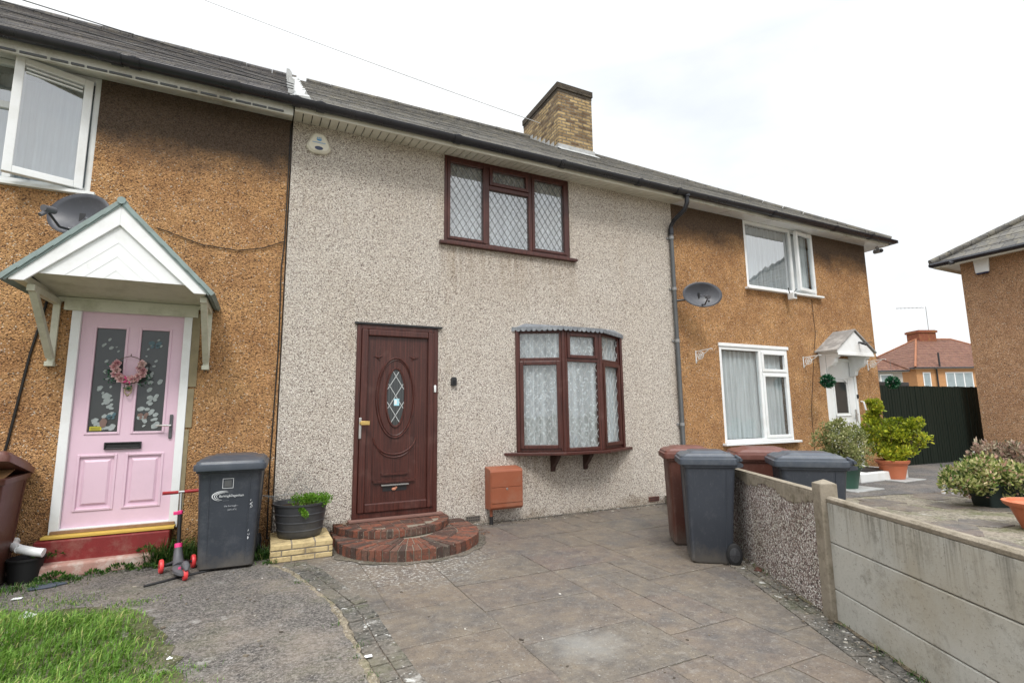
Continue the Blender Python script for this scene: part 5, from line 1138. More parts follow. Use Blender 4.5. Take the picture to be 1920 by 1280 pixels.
for s in (1, -1): mb = MB(); mb.tube([(s*.025, .275, .69), (s*.145, .272, .692), (s*.15, .272, .692)], [.015, .0155, .018], 10); mb.build('grip', M['redgrip'], SCO)
mb = MB(); mb.tube([(-.12, .18, .06), (.12, .18, .06)], .011, 8); mb.tube([(-.11, .18, .06), (0, .14, .10), (.11, .18, .06)], .012, 8); mb.build('axle', M['black'], SCO)
for (x, y, r_) in ((-.125, .18, .06), (.125, .18, .06), (0.012, -.20, .05)):
    mb = MB(); mb.lathe([(.012, -.012), (r_*.55, -.013), (r_*.9, -.016), (r_, -.008), (r_, .008), (r_*.9, .016), (r_*.55, .013), (.012, .012)], (x, y, r_), 22, 'x'); wh = mb.build('wheel', M['coral'], SCO)
    mb = MB(); mb.lathe([(.001, -.016), (.014, -.016), (.014, .016), (.001, .016)], (x, y, r_), 12, 'x'); mb.build('hub', M['hubgrey'], wh)
mb = MB(); mb.tube([(.012, -.10, .085), (.012, -.17, .125), (.012, -.23, .115), (.012, -.25, .09)], [.022, .030, .026, .012], 10); mb.build('mudguard', M['deck'], dk)
mb = MB(); [mb.box(-.03+k*.004, .03-k*.006, -.10+k*.022, -.09+k*.022, .0755, .0768) for k in range(4)]; mb.build('deck_print', M['hotpink'], dk)
st = MB().tube([(-.82, -.95, .022), (-.58, -.79, .02), (-.30, -.66, .02)], .011, 8).build('stick', M['black']); tag(st, 'thin black plastic strip lying on tarmac under the scooter', 'strip')

# ================================================================== PLANTER, PLINTH
PL = empty('brick_plinth', (.41, -.33, 0), 0, 'low pale yellow brick plinth under the black plant tub', 'plinth')
mb = MB(); rn = random.Random(9)
for k in range(3):
    off = 0 if k % 2 else .09
    for row in range(4):
        x = -.285-(.11 if (k % 2) else .02); y0 = -.35+row*.16
        while x < .285:
            L = .215; a_, b_ = max(-.285, x), min(.285, x+L-.010)
            if b_-a_ > .03: mb.box(a_, b_, y0+rn.uniform(-.003, .003), y0+.152, .003+k*.057+.002, .003+k*.057+.050+rn.uniform(-.002, .002), rn=rn.random())
            x += L
mb.build('brick_course', M['brick_p'], PL, bev=.006)
mb = MB(); mb.box(-.278, .278, -.342, .27, .0, .165); mb.build('mortar', M['mortar'], PL)
TU = empty('plant_tub', (.405, -.31, .175), 0, 'round charcoal plastic tub of bright green plants on the brick plinth', 'planter')
mb = MB(); prof = [(.001, 0), (.205, 0), (.215, .01)]
for z in (.07, .15, .23): r_ = .215+.05*z/.33; prof += [(r_, z-.008), (r_+.005, z-.004), (r_+.005, z+.004), (r_, z+.008)]
prof += [(.262, .31), (.272, .315), (.275, .335), (.262, .335), (.250, .28), (.001, .28)]
mb.lathe(prof, (0, 0, 0), 40); mb.build('pot', M['tub'], TU)
mb = MB(); mb.lathe([(.001, .295), (.12, .292), (.25, .285)], (0, 0, 0), 30); mb.build('soil', M['soil'], TU)

def leaf(mb, p, d, up, L, w_, rv, curl=.2, quad=False):
    d = d.normalized(); s = d.cross(up)
    if s.length < 1e-3: s = d.orthogonal()
    s.normalize(); n = s.cross(d)
    if quad: mb.add([p, p+d*L*.5+s*w_*.5, p+d*L-n*L*curl, p+d*L*.5-s*w_*.5], [(0, 1, 2, 3)], 0, rv)
    else: mb.add([p, p+d*L*.4+s*w_*.5+n*.0, p+d*L*.8+s*w_*.28-n*L*curl*.5, p+d*L-n*L*curl, p+d*L*.8-s*w_*.28-n*L*curl*.5, p+d*L*.4-s*w_*.5], [(0, 1, 2, 3), (0, 3, 4, 5)], 0, rv)
def rv3(rn): 
    while True:
        v = Vector((rn.uniform(-1, 1), rn.uniform(-1, 1), rn.uniform(-1, 1)))
        if .05 < v.length < 1: return v.normalized()
def sprays(mb, clumps, nleaf, L, w_, rn, bias=Vector((0, 0, .5)), base=.45, spread=.25, out=None):
    for (c, r_) in clumps:
        c = Vector(c); off = rn.gauss(0, .12)
        for k in range(int(nleaf)):
            v = rv3(rn); q = rn.random()**.45; p = c+v*r_*q; d = (v+bias+rv3(rn)*.6)
            leaf(mb, p, d, rv3(rn), L*rn.uniform(.6, 1.25), w_*rn.uniform(.7, 1.2), min(.999, max(0, rn.gauss(base+off, spread))), rn.uniform(.05, .4))
mb = MB(); rn = random.Random(3); cl = []
for k in range(26): a_ = rn.uniform(-.5, 2.6); rr_ = rn.uniform(.03, .22); cl.append(((.07+rr_*math.cos(a_)*.9, -.09+rr_*math.sin(a_)*.5-.04, .335+rn.uniform(0, .05)), .05))
for k in range(5): cl.append(((-.02+k*.012, -.245-.01*k, .31-k*.018), .028))
sprays(mb, cl, 75, .016, .014, rn, Vector((0, -.1, .8)), .5)
mb.build('foliage', M['weedpale'], TU, nofix=True)
NE = empty('wire_netting', (.37, -.28, .5), 0, 'crumpled rusty chicken wire netting rising from the plant tub', 'netting')
mb = MB(); rn = random.Random(77)
def npt(u, v): return Vector((-.30+.56*u+.03*math.sin(v*9), .02+.14*math.sin(u*5+v*2)*.5+.05*v, .02+.30*v*max(.12, math.sin(min(1, max(0, (u-.25)/.75))*math.pi)**.7)+.035*math.sin(u*11+v*3)))
N_, Mv = 26, 9
for i in range(N_):
    for j in range(Mv):
        u0, v0 = i/N_, j/Mv; o_ = .5/N_ if j % 2 else 0; a_ = npt(u0+o_, v0); b_ = npt(u0+(.5/N_ if not j % 2 else 0), v0+1/Mv)
        c_ = npt(u0+o_+(.5/N_ if j % 2 else -.5/N_), v0+1/Mv); mb.tube([a_, b_], .0009, 3, cap=False); mb.tube([a_, c_], .0009, 3, cap=False)
mb.tube([(-.40, -.0, .10), (-.2, .05, .07), (0, .04, .09), (.08, .05, .13)], .003, 5)
mb.build('mesh_wire', M['wire'], NE)

# ================================================================== BRICK STEPS OF THE BROWN DOOR
ST = empty('brick_steps', (1.48, -.02, 0), 0, 'two tier curved red brick step in front of the brown door', 'steps')
def arc_bricks(name, cx_, a_, b_, ys, z0, z1, depth, nb, seed):
    """soldier bricks round a U-shaped edge: straight sides from the wall to ys, then a half ellipse (a_,b_)"""
    rn = random.Random(seed); pts = []
    def path(t):      # t in 0..1 from the left wall end round to the right wall end
        Ls = abs(ys); La = math.pi*math.sqrt((a_*a_+b_*b_)/2); tot = 2*Ls+La; d = t*tot
        if d < Ls: return (cx_-a_, -d)
        if d < Ls+La: q = math.pi+(d-Ls)/La*math.pi; return (cx_+a_*math.cos(q), ys+b_*math.sin(q))
        return (cx_+a_, ys+(d-Ls-La))
    def nrm(t):
        e_ = .004; p, q = path(max(0, t-e_)), path(min(1, t+e_)); d = Vector((q[0]-p[0], q[1]-p[1], 0)).normalized(); return Vector((-d.y, d.x, 0))
    mb = MB()
    for k in range(nb):
        t0, t1 = (k+.06)/nb, (k+.94)/nb; A_, B_ = path(t0), path(t1); n0, n1 = nrm(t0), nrm(t1); dz_ = rn.uniform(-.004, .003); do = rn.uniform(-.004, .004); rv = rn.random()
        Ao, Bo = Vector((*A_, 0))-n0*do, Vector((*B_, 0))-n1*do; Ai, Bi = Ao+n0*depth, Bo+n1*depth
        c_ = (Ai+Bi)/2; Ai = c_+(Ai-c_)*.96; Bi = c_+(Bi-c_)*.96
        mb.add([(*Ao.xy, z0), (*Bo.xy, z0), (*Bi.xy, z0), (*Ai.xy, z0), (*Ao.xy, z1+dz_), (*Bo.xy, z1+dz_), (*Bi.xy, z1+dz_), (*Ai.xy, z1+dz_)], [(0,3,2,1), (4,5,6,7), (0,1,5,4), (1,2,6,5), (2,3,7,6), (3,0,4,7)], 0, rv)
    o = mb.build(name, M['redbrick'], ST, bev=.005)
    P = [path(k/40) for k in range(41)]; cxm = sum(p[0] for p in P)/41; cym = sum(p[1] for p in P)/41
    mb = MB(); mb.prism([(cxm+(x-cxm)*.985, cym*.0+y*.99, z0-.003) for x, y in P], (0, 0, z1-z0-.006)); mb.build('mortar_bed', M['mortar'], o)
ap = [(1.48+.045+(.86+.03*math.sin(k*2.1))*math.cos(math.pi+math.pi*k/30), -.47+(.88+.03*math.sin(k*1.7))*math.sin(math.pi+math.pi*k/30)) for k in range(31)]
sheet('sand', jag(ap+[(2.46, -.2), (2.42, -.02), (.68, -.02)], .015, .05, 21), .0075, M['joint'])
arc_bricks('lower_step', .045, .78, .80, -.45, -.02, .112, .235, 44, 1)
arc_bricks('inner_ring', .045, .535, .56, -.45, -.02, .110, .26, 32, 3)
arc_bricks('upper_step', -.05, .66, .62, -.06, .113, .188, .11, 34, 2)
mb = MB(); rn = random.Random(15)
for i in range(9):
    for j in range(5):
        x, y = -.57+i*.118, -.54+j*.108
        if ((x+.06+.05)/.55)**2+((y+.05)/.50)**2 < 1 and y+.1 < .02: mb.box(x, x+.112, y, y+.102, .15, .184+rn.uniform(-.002, .002), rn=rn.random()*.6+.1)
mb.build('tread_brick', M['redbrick'], ST, bev=.003)
mb = MB(); rn = random.Random(16)
for k in range(150):
    a_ = rn.gauss(.1, .6); c_ = rn.choice([(-.60, -.10, .13, .07, .186), (.93, -.45, .10, .2, .003), (-.66, .0, .1, .04, .11)]); p = Vector((c_[0]+rn.gauss(0, c_[2]*.6), min(-.02, c_[1]+rn.gauss(0, c_[3]*.6)), c_[4]+rn.uniform(.002, .014)))
    leaf(mb, p, Vector((rn.uniform(-1, 1), rn.uniform(-1, 1), rn.uniform(0, .4))), Vector((0, 0, 1)), .026, .015, rn.random())
lf = mb.build('dead_leaves', leafmat('dead brown leaves', [(0, (.05, .03, .02)), (.6, (.15, .07, .04)), (1, (.30, .17, .10))]), nofix=True); lf.location = (1.48, -.02, 0); tag(lf, 'dry brown fallen leaves blown against the brick steps', 'leaves', kind='stuff')

# ================================================================== THINGS FIXED TO THE WALLS
GM = empty('meter_box', (2.87, -.015, .19), 0, 'terracotta red gas meter box on the pebbledash, left of the bay window', 'meter box')
mb = MB(); mb.prism([(-.23, 0, 0), (-.23, -.165, 0), (-.23, -.19, .03), (-.23, -.19, .47), (-.23, -.175, .50), (-.23, 0, .53)], (.46, 0, 0)); gb = mb.build('case', M['meter'], GM, bev=.008)
mb = MB(); mb.box(-.215, .215, -.197, -.189, .085, .275); mb.build('door', M['meter'], GM, bev=.003); mb = MB(); mb.box(-.215, .215, -.197, -.189, .281, .475); mb.build('door', M['meter'], GM, bev=.003)
mb = MB(); mb.lathe([(.001, -.004), (.012, -.003), (.014, 0)], (.0, -.197, .255), 14, 'y'); mb.build('lock', M['chrome'], GM)
mb = MB(); mb.tube([(-.185, -.10, .0), (-.185, -.10, -.09)], .020, 10); mb.build('pipe', M['meter'], GM); mb = MB(); mb.tube([(-.185, -.10, -.085), (-.185, -.10, -.185)], .025, 10); mb.build('pipe_sleeve', M['black'], GM)
KS = empty('key_safe', (2.20, -.014, 1.82), 0, 'small black key safe on the pebbledash beside the brown door', 'key safe')
mb = MB(); mb.prism([(-.028, 0, -.055), (.028, 0, -.055), (.038, 0, -.03), (.038, 0, .035), (.026, 0, .06), (-.026, 0, .06), (-.038, 0, .035), (-.038, 0, -.03)], (0, -.045, 0)); k_ = mb.build('case', M['black'], KS, bev=.008)
mb = MB(); mb.box(-.018, .018, -.052, -.044, -.03, .02); mb.build('cover', M['rubber'], KS, bev=.003)
AL = empty('alarm_box', (.445, -.014, 4.70), 0, 'cream triangular burglar alarm box on the pebbledash under the eaves', 'alarm')
mb = MB(); T_ = [(-.045, .135), (.045, .135), (.075, .11), (.14, -.03), (.14, -.065), (.10, -.11), (.06, -.125), (-.06, -.125), (-.10, -.11), (-.14, -.065), (-.14, -.03), (-.075, .11)]
vs = [(x, 0, z) for x, z in T_]+[(x, -.035, z) for x, z in T_]+[(x*.8, -.06, z*.8) for x, z in T_]; n = 12
mb.add(vs, [(i, (i+1) % n, (i+1) % n+n, i+n) for i in range(n)]+[(i+n, (i+1) % n+n, (i+1) % n+2*n, i+2*n) for i in range(n)]+[tuple(range(2*n, 3*n))]); ab = mb.build('case', M['beige'], AL, bev=.006)
mb = MB(); mb.lathe([(.001, -.002), (.048, -.002), (.048, 0)], (0, 0, 0), 20, 'y', T=Matrix.Diagonal((1, 1, .5, 1))); mb.shift((0, -.061, -.072)); mb.build('lens', M['navy'], AL)
mb = MB(); y = -.0615
P = [(.032*math.cos(math.pi+math.pi*k/12), y, .045+.026*math.sin(math.pi+math.pi*k/12)) for k in range(13)]; mb.add(P, [tuple(range(13))])
for x in (-.018, 0, .018): mb.add([(x-.008, y, .05), (x+.008, y, .05), (x, y, .075)], [(0, 1, 2)])
x = -.075
while x < .07: mb.quad((x, y, -.008), (x+.009, y, -.008), (x+.009, y, .004), (x, y, .004)); x += .0125
mb.build('printed_badge', M['blueink'], AL, nofix=True)
A2 = empty('alarm_box', (15.48, -.56, 4.80), R(-90), 'white alarm box high on the brown flank wall at the right', 'alarm')
mb = MB(); mb.prism([(-.13, 0, -.17), (.13, 0, -.17), (.15, 0, .17), (-.15, 0, .17)], (0, -.07, 0)); mb.build('case', M['upvc'], A2, bev=.02); mb = MB(); mb.box(-.115, .115, -.075, -.01, -.205, -.171); mb.build('lens', M['navy'], A2, bev=.01)

def dish(loc, label, aim, w_=.36, h=.21, wall=(0, .25, .05), roll=0):
    o = empty('satellite_dish', loc, 0, label, 'satellite dish', 'satellite dishes on the fronts')
    Rm = Vector(aim).to_track_quat('-Y', 'Z').to_matrix().to_4x4() @ Matrix.Rotation(R(roll), 4, 'Y')
    mb = MB(); vs = []; fs = []; nr, na = 8, 36
    for j in range(nr+1):
        q = j/nr
        for k in range(na):
            a_ = 6.283*k/na; vs.append(Rm @ Vector((w_*q*math.cos(a_), -.085*q*q+.0, h*q*math.sin(a_))))
    for j in range(nr):
        for k in range(na): fs.append((j*na+k, j*na+(k+1) % na, (j+1)*na+(k+1) % na, (j+1)*na+k))
    mb.add(vs, fs, 0, .5, True); d = mb.build('reflector', M['dish'], o); sm = d.modifiers.new('solid', 'SOLIDIFY'); sm.thickness = .006
    mb = MB(); mb.tube([Rm @ Vector((w_*math.cos(6.283*k/40), -.085, h*math.sin(6.283*k/40))) for k in range(41)], .006, 6); mb.build('rim', M['dish'], d)
    mb = MB(); mb.tube([Rm @ Vector((0, -.02, -h*.72)), Rm @ Vector((0, -.20, -h*1.0)), Rm @ Vector((0, -.36, -h*.72))], .011, 8); arm = mb.build('arm', M['black'], o)
    mb = MB(); mb.tube([Rm @ Vector((0, -.30, -h*.55)), Rm @ Vector((0, -.40, -h*.72))], .030, 12); mb.tube([Rm @ Vector((0, -.34, -h*.62)), Rm @ Vector((0, -.40, -h*1.05))], .018, 8); mb.build('receiver', M['deck'], arm)
    mb = MB(); w3 = Vector(wall); mb.tube([(0, .02, 0), Vector((0, .10, -.02)), w3+Vector((0, -.06, -.05)), w3+Vector((0, -.01, -.05))], .018, 8); mb.box(w3.x-.04, w3.x+.04, w3.y-.012, w3.y, w3.z-.12, w3.z+.03); mb.box(-.05, .05, 0, .06, -.05, .05); mb.build('wall_mount', M['black'], o)
    for sx in (-.05, .05): b_ = MB(); b_.ball(Rm @ Vector((sx, -.008, 0)), .007, 6); b_.build('bolt', M['rubber'], d)
    return o
dish((-1.63, -.33, 3.30), 'dark grey satellite dish above the porch of the pink door', (-.42, -.9, .22), .29, .22, (.05, .33, -.02), 6)
dish((6.36, -.33, 3.27), 'dark grey satellite dish on the orange wall right of the downpipe', (-.5, -.9, .10), .31, .21, (-.30, .33, .0), 4)

def basket_bracket(x, label):
    o = empty('hanging_bracket', (x, -.005, 2.33), 0, label, 'bracket', 'white scroll brackets on the right house'); mb = MB()
    mb.box(-.012, .012, -.012, 0, -.16, .10); mb.bar((0, -.005, .08), (0, -.42, .10), .012, .016); mb.tube([(0, -.42, .10), (0, -.44, .09), (0, -.435, .07)], .006, 6); mb.tube([(0, -.005, -.14), (0, -.12, -.05), (0, -.34, .08)], .008, 6)
    o.scale = (.82, .82, .82); f_ = mb.build('arm', M['upvc'], o, bev=.002); mb = MB(); mb.tube([(0, -.13+.075*math.cos(6.283*k/24), -.01+.075*math.sin(6.283*k/24)) for k in range(25)], .008, 6); mb.tube([(0, -.13+.035*math.cos(6.283*k/16), -.01+.035*math.sin(6.283*k/16)) for k in range(17)], .006, 6)
    for a_ in (0, .785, 1.57, 2.356): mb.tube([(0, -.13+.07*math.cos(a_), -.01+.07*math.sin(a_)), (0, -.13-.07*math.cos(a_), -.01-.07*math.sin(a_))], .004, 5)
    mb.build('scroll', M['upvc'], f_); return o
basket_bracket(6.50, 'white scroll bracket left of the right house lower window'); basket_bracket(9.28, 'white scroll bracket between the lower window and white door'); basket_bracket(11.35, 'white scroll bracket right of the white door')
def topiary(x, y, z, label):
    o = empty('topiary_ball', (x, y, z), 0, label, 'hanging plant', 'artificial topiary balls'); mb = MB(); rn = random.Random(int(x*10)); vs = []
    for k in range(620):
        v = rv3(rn); leaf(mb, v*.095*rn.uniform(.7, 1.1), v+rv3(rn)*.5, rv3(rn), .045, .026, min(.999, max(0, rn.gauss(.5, .28))))
    mb.build('foliage', M['topiary'], o, nofix=True); mb = MB(); mb.ball((0, 0, 0), .082, 10); mb.build('core', M['darkpot'], o)
    mb = MB(); mb.tube([(0, 0, .08), (0, 0, 2.40-z)], .003, 5); mb.build('chain', M['wire'], o)
topiary(9.28, -.44, 1.92, 'green topiary ball hanging left of the white door'); topiary(11.35, -.44, 1.93, 'green topiary ball hanging right of the white door')
FL = empty('security_camera', (8.93, -.10, 3.60), 0, 'small white wireless camera under the upper right window', 'camera')
mb = MB(); mb.box(-.05, .05, -.11, .02, -.12, .01); mb.build('case', M['upvc'], FL, bev=.012); mb = MB(); mb.box(-.036, .036, -.113, -.109, -.09, -.02); mb.build('lens_panel', M['pipe_grey'], FL)
for s in (-1, 1): mb = MB(); mb.tube([(s*.05, -.03, 0), (s*.12, -.06, .09)], .009, 7); mb.build('antenna', M['black'], FL)
CC = empty('security_camera', (11.80, -.20, 4.88), 0, 'small grey camera under the eaves corner of the right house', 'camera')
mb = MB(); mb.tube([(0, 0, 0), (0, -.02, -.05)], .03, 10); mb.tube([(.02, .06, -.09), (-.03, -.10, -.11)], .045, 12); mb.build('case', M['cable_grey'], CC); mb = MB(); mb.tube([(-.03, -.10, -.11), (-.036, -.12, -.113)], .034, 12); mb.build('lens', M['black'], CC)

# wreath on the pink door
WR = empty('door_wreath', (-1.235, -.01, 1.87), 0, 'pink rose wreath hanging on the pink front door', 'wreath'); WR.scale = (.84, 1, .92)
mb = MB(); mb.tube([(-.13, -.02, .10), (-.07, -.02, .145), (0, -.015, .165), (.07, -.02, .145), (.13, -.02, .10)], .004, 6); mb.tube([(0, -.01, .165), (0, -.01, .19)], .005, 6)
mb.tube([(.15*math.cos(math.pi*.9+math.pi*1.2*k/20), -.02, .0+.13*math.sin(math.pi*.9+math.pi*1.2*k/20)) for k in range(21)], .012, 6); mb.build('frame', M['twig'], WR)
rn = random.Random(23)
for k in range(15):
    a_ = math.pi*.82+math.pi*1.36*k/14; rr_ = rn.uniform(.105, .15); c_ = Vector((rr_*math.cos(a_), -.035+rn.uniform(-.01, .01), .01+rr_*.9*math.sin(a_))); mb = MB()
    for q in range(22):
        t_ = q/22; b_ = q*2.4; v = Vector((math.cos(b_)*t_, -1+t_*.9, math.sin(b_)*t_)).normalized(); leaf(mb, c_+v*.012*t_, v+Vector((math.cos(b_)*.5, 0, math.sin(b_)*.5))*t_, Vector((-math.sin(b_), 0, math.cos(b_))).cross(v), .042, .040, min(.99, .25+.55*rn.random()+.15*(k % 3)), .5)
    mb.build('rose', M['rose'], WR, nofix=True)
mb = MB()
for k in range(130):
    c_ = rn.choice([(-.17, -.05), (.17, -.03), (-.15, -.02), (.14, -.07), (0, -.13), (-.19, -.0)]); p = Vector((c_[0]+rn.gauss(0, .022), -.022+rn.uniform(-.01, .005), c_[1]-.02+rn.gauss(0, .03))); leaf(mb, p, rv3(rn), Vector((0, -1, 0)), .028, .014, rn.random())
mb.build('leaves', M['topiary'], WR, nofix=True)
mb = MB()
for a_ in (.5, 2.4, 3.9, 5.4): mb.tube([(0, -.055, -.10), (.035*math.cos(a_), -.07, -.10+.03*math.sin(a_)), (.055*math.cos(a_-.3), -.055, -.10+.05*math.sin(a_-.3))], [.006, .010, .004], 6)
mb.build('ribbon', plain('magenta ribbon', (.62, .06, .22), .4, .4), WR)

# ================================================================== POTS AND SHRUBS
def pot_mb(r0, r1, h, rim=.02, n=32):
    mb = MB(); mb.lathe([(.001, 0), (r0, 0), (r0+(r1-r0)*.72, h*.76), (r1*.985, h*.80), (r1, h*.84), (r1+rim*.5, h*.86), (r1+rim, h*.98), (r1+rim*.8, h), (r1-.01, h), (r1-.02, h*.88), (.001, h*.88)], n=n); return mb
def stems(mb, base_z, tips, r_=.008, rn=None):
    for t in tips:
        t = Vector(t); a_ = Vector((t.x*.15, t.y*.15, base_z)); m_ = (a_+t)/2+Vector((t.x*.1, t.y*.1, 0)); mb.tube([a_, m_, t], [r_, r_*.7, r_*.3], 5)
# yellow green shrub
Y1 = empty('potted_shrub', (10.5, -.72, GZ+.02), 0, 'yellow green leafy shrub in an orange terracotta pot by the white door', 'potted shrub')
pot_mb(.17, .25, .33).build('pot', M['terracotta'], Y1); MB().lathe([(.001, .30), (.22, .295)]).build('soil', M['soil'], Y1)
rn = random.Random(41); cl = []; A_ = Vector((.9, -.44, 0))
# silhouette: tall spike on the left, round lobe on the right, valley between
for u, z, r_ in ((-.30, 1.25, .10), (-.27, 1.38, .08), (-.33, 1.12, .13), (-.42, 1.0, .13), (-.22, 1.02, .13), (-.50, .86, .13), (-.36, .80, .15), (-.18, .82, .14), (0, .80, .12), (.02, .68, .16), (-.25, .62, .16), (-.44, .68, .12), (.18, .88, .13), (.32, 1.0, .12), (.44, .98, .12), (.50, .84, .12), (.36, .78, .15), (.48, .66, .11), (.22, .62, .15), (.05, .50, .15), (-.14, .48, .13), (.30, .50, .12), (-.02, .42, .10), (.14, .40, .09), (-.30, .52, .10)):
    u = u*.74+.06
    for q in range(3): d_ = rn.uniform(-.22, .22); cl.append(((A_.x*u-A_.y*d_*.0+.44*d_+rn.gauss(0, .03), A_.y*u+.9*d_+rn.gauss(0, .03), z-.02+rn.gauss(0, .03)), r_*.72))
mb = MB(); sprays(mb, cl, 92, .062, .036, rn, Vector((0, 0, .7)), .48, .24); mb.build('foliage', M['yel'], Y1, nofix=True)
mb = MB(); stems(mb, .28, [c for c, r_ in cl[::3]], .009); mb.build('stem', M['twig'], Y1)
sheet_ = MB(); sheet_.box(-.34, .36, -.34, .30, -.018, -.002); sheet_.build('stone_slab', M['flash'], Y1, bev=.004).name = 'saucer_slab'
# grey green bush
Y2 = empty('potted_shrub', (8.64, -.95, GZ+.02), 0, 'rounded grey green variegated bush in a dark green pot', 'potted shrub')
pot_mb(.19, .26, .36).build('pot', M['greenpot'], Y2); MB().lathe([(.001, .32), (.23, .315)]).build('soil', M['soil'], Y2)
rn = random.Random(42); cl = []
for k in range(105):
    v = rv3(rn); r_ = rn.random()**.4; p = Vector((v.x*.40*r_, v.y*.40*r_, .66+v.z*.36*r_))
    if p.z < .3: continue
    p.z += .10*math.exp(-((p.x*.9-p.y*.44-.10)/.12)**2)*max(0, v.z)+.07*math.exp(-((p.x*.9-p.y*.44+.2)/.12)**2)*max(0, v.z); cl.append((tuple(p), .085*rn.uniform(.7, 1.3)))
mb = MB(); sprays(mb, cl, 60, .042, .022, rn, Vector((0, 0, .45)), .5, .25); mb.build('foliage', M['varie'], Y2, nofix=True)
mb = MB(); stems(mb, .30, [c for c, r_ in cl[::6]], .008); mb.build('stem', M['twig'], Y2)
mb = MB(); mb.box(-.30, .42, -.38, .28, -.018, -.002); mb.build('saucer_slab', M['flash'], Y2, bev=.004)
# trough with variegated and pink tinged plants
Y3 = empty('planted_trough', (8.72, -2.86, GZ), R(-26), 'low spreading cream edged shrub in a dark trough', 'potted shrub')
mb = MB(); loft(mb, [(0, rrect(.55, .26, .03)), (.22, rrect(.62, .32, .03)), (.24, rrect(.66, .36, .03)), (.26, rrect(.66, .36, .03)), (.262, rrect(.60, .30, .03)), (.22, rrect(.58, .28, .03))]); mb.shift((.10, 0, 0)); mb.build('pot', M['darkpot'], Y3)
rn = random.Random(43); cl = []
for k in range(100):
    v = rv3(rn); r_ = rn.random()**.4; p = Vector((-.06+v.x*.58*r_, v.y*.32*r_, .33+abs(v.z)*.20*r_-.10*(v.x < -.2)*abs(v.x)*r_+.0)); 
    if v.z < 0: p.z = .33-abs(v.z)*.20*r_; 
    cl.append((tuple(p), .075*rn.uniform(.7, 1.3)))
mb = MB(); sprays(mb, cl, 60, .05, .028, rn, Vector((0, 0, .5)), .52, .27); mb.build('foliage', M['varie2'], Y3, nofix=True); Y3.scale = (1.12, 1.1, 1.15)
mb = MB(); stems(mb, .2, [c for c, r_ in cl[::7]], .006); mb.build('stem', M['twig'], Y3)
Y4 = empty('planted_trough', (9.55, -2.75, GZ), R(-26), 'pink tinged shrub in a dark pot behind the cream edged one', 'potted shrub')
pot_mb(.15, .20, .24).build('pot', M['darkpot'], Y4); cl = []
for k in range(52):
    v = rv3(rn); r_ = rn.random()**.4; cl.append(((v.x*.34*r_, v.y*.28*r_, .46+v.z*.24*r_), .065*rn.uniform(.7, 1.3)))
mb = MB(); sprays(mb, cl, 48, .048, .024, rn, Vector((0, 0, .6)), .5, .27); mb.build('foliage', M['pinkish'], Y4, nofix=True); Y4.scale = (1.2, 1.2, 1.25)
mb = MB(); stems(mb, .2, [c for c, r_ in cl[::5]], .006); mb.build('stem', M['twig'], Y4)
# terracotta bowl at the right edge
Y5 = empty('plant_bowl', (7.48, -3.72, GZ), 0, 'wide terracotta bowl cut by the right edge of the picture', 'plant pot')
pot_mb(.17, .28, .29, .03).build('pot', M['terracotta'], Y5); MB().lathe([(.001, .25), (.25, .245)]).build('soil', M['soil'], Y5)
# canes and small pale posts
for (x, y, h, r_, nm, mt, lb) in ((9.9, -2.2, .62, .014, 'garden_cane', 'oldwhite', 'taller pale garden cane standing behind the cream edged shrub'), (9.95, -2.55, .55, .014, 'garden_cane', 'oldwhite', 'shorter pale garden cane, right of the taller one'), (9.3, -2.02, .26, .030, 'garden_stake', 'upvc', 'short white plastic stake behind the shrubs'), (9.38, -2.10, .25, .024, 'garden_stake', 'upvc', 'slimmer white plastic stake beside the short one')):
    tag(MB().tube([(x, y, GZ), (x+.01, y, GZ+h)], r_, 8).build(nm, M[mt]), lb, nm.split('_')[1], 'canes and stakes in the yard')
tag(MB().box(8.55, 8.60, -3.42, -3.37, GZ, GZ+.36).box(8.70, 8.73, -3.50, -3.47, GZ, GZ+.40).box(8.55, 8.75, -3.46, -3.44, GZ+.2, GZ+.24).build('plant_stand', M['lead'], bev=.004), 'grey metal plant stand behind the terracotta bowl', 'stand')

# ================================================================== WEEDS, LITTER, PIPE, WIRES
mb = MB(); rn = random.Random(55)
def tuft(x, y, r_, n, h, w_=.008, z=.01):
    for k in range(n): blade(mb, x+rn.gauss(0, r_), y+rn.gauss(0, r_*.6), z, h*rn.uniform(.5, 1.2), w_*rn.uniform(.6, 1.3), rn.uniform(.3, 1.2), rn.random()*6.28, rn.random())
def leafy(x, y, z, r_, n, L):
    for k in range(n): v = rv3(rn); v.z = abs(v.z); leaf(mb, Vector((x, y, z))+Vector((v.x*r_, v.y*r_*.6, v.z*r_*.55)), v+Vector((0, -.2, .2)), rv3(rn), L*rn.uniform(.6, 1.3), L*.5, rn.random())
for x, y, r_, n, h in ((-.80, -.20, .06, 160, .30), (-.70, -.14, .06, 140, .26), (-.88, -.22, .05, 90, .2), (-.64, -.26, .06, 130, .2), (-.56, -.2, .06, 110, .22), (.06, -.50, .04, 80, .13), (.10, -.40, .03, 50, .15), (-.45, -.12, .08, 70, .16), (-1.75, -.52, .10, 130, .06), (-1.95, -.62, .12, 150, .06), (.12, -.68, .04, 60, .05), (-1.5, -.46, .1, 90, .05)): tuft(x, y, r_, n, h)
for x, y, z, r_, n, L in ((-1.12, -.28, .01, .09, 130, .032), (-1.0, -.26, .01, .07, 90, .03), (-.9, -.34, .01, .07, 90, .028), (-1.58, -.36, .01, .10, 150, .034), (-1.46, -.44, .01, .07, 90, .03), (-1.30, -.33, .01, .06, 70, .03), (-1.72, -.16, .16, .06, 60, .035), (-1.62, -.15, .18, .05, 40, .03), (-.62, -.12, .05, .08, 120, .045), (.05, -.46, .01, .04, 50, .03), (-.95, -.16, .14, .05, 30, .04)): leafy(x, y, z, r_, n, L)
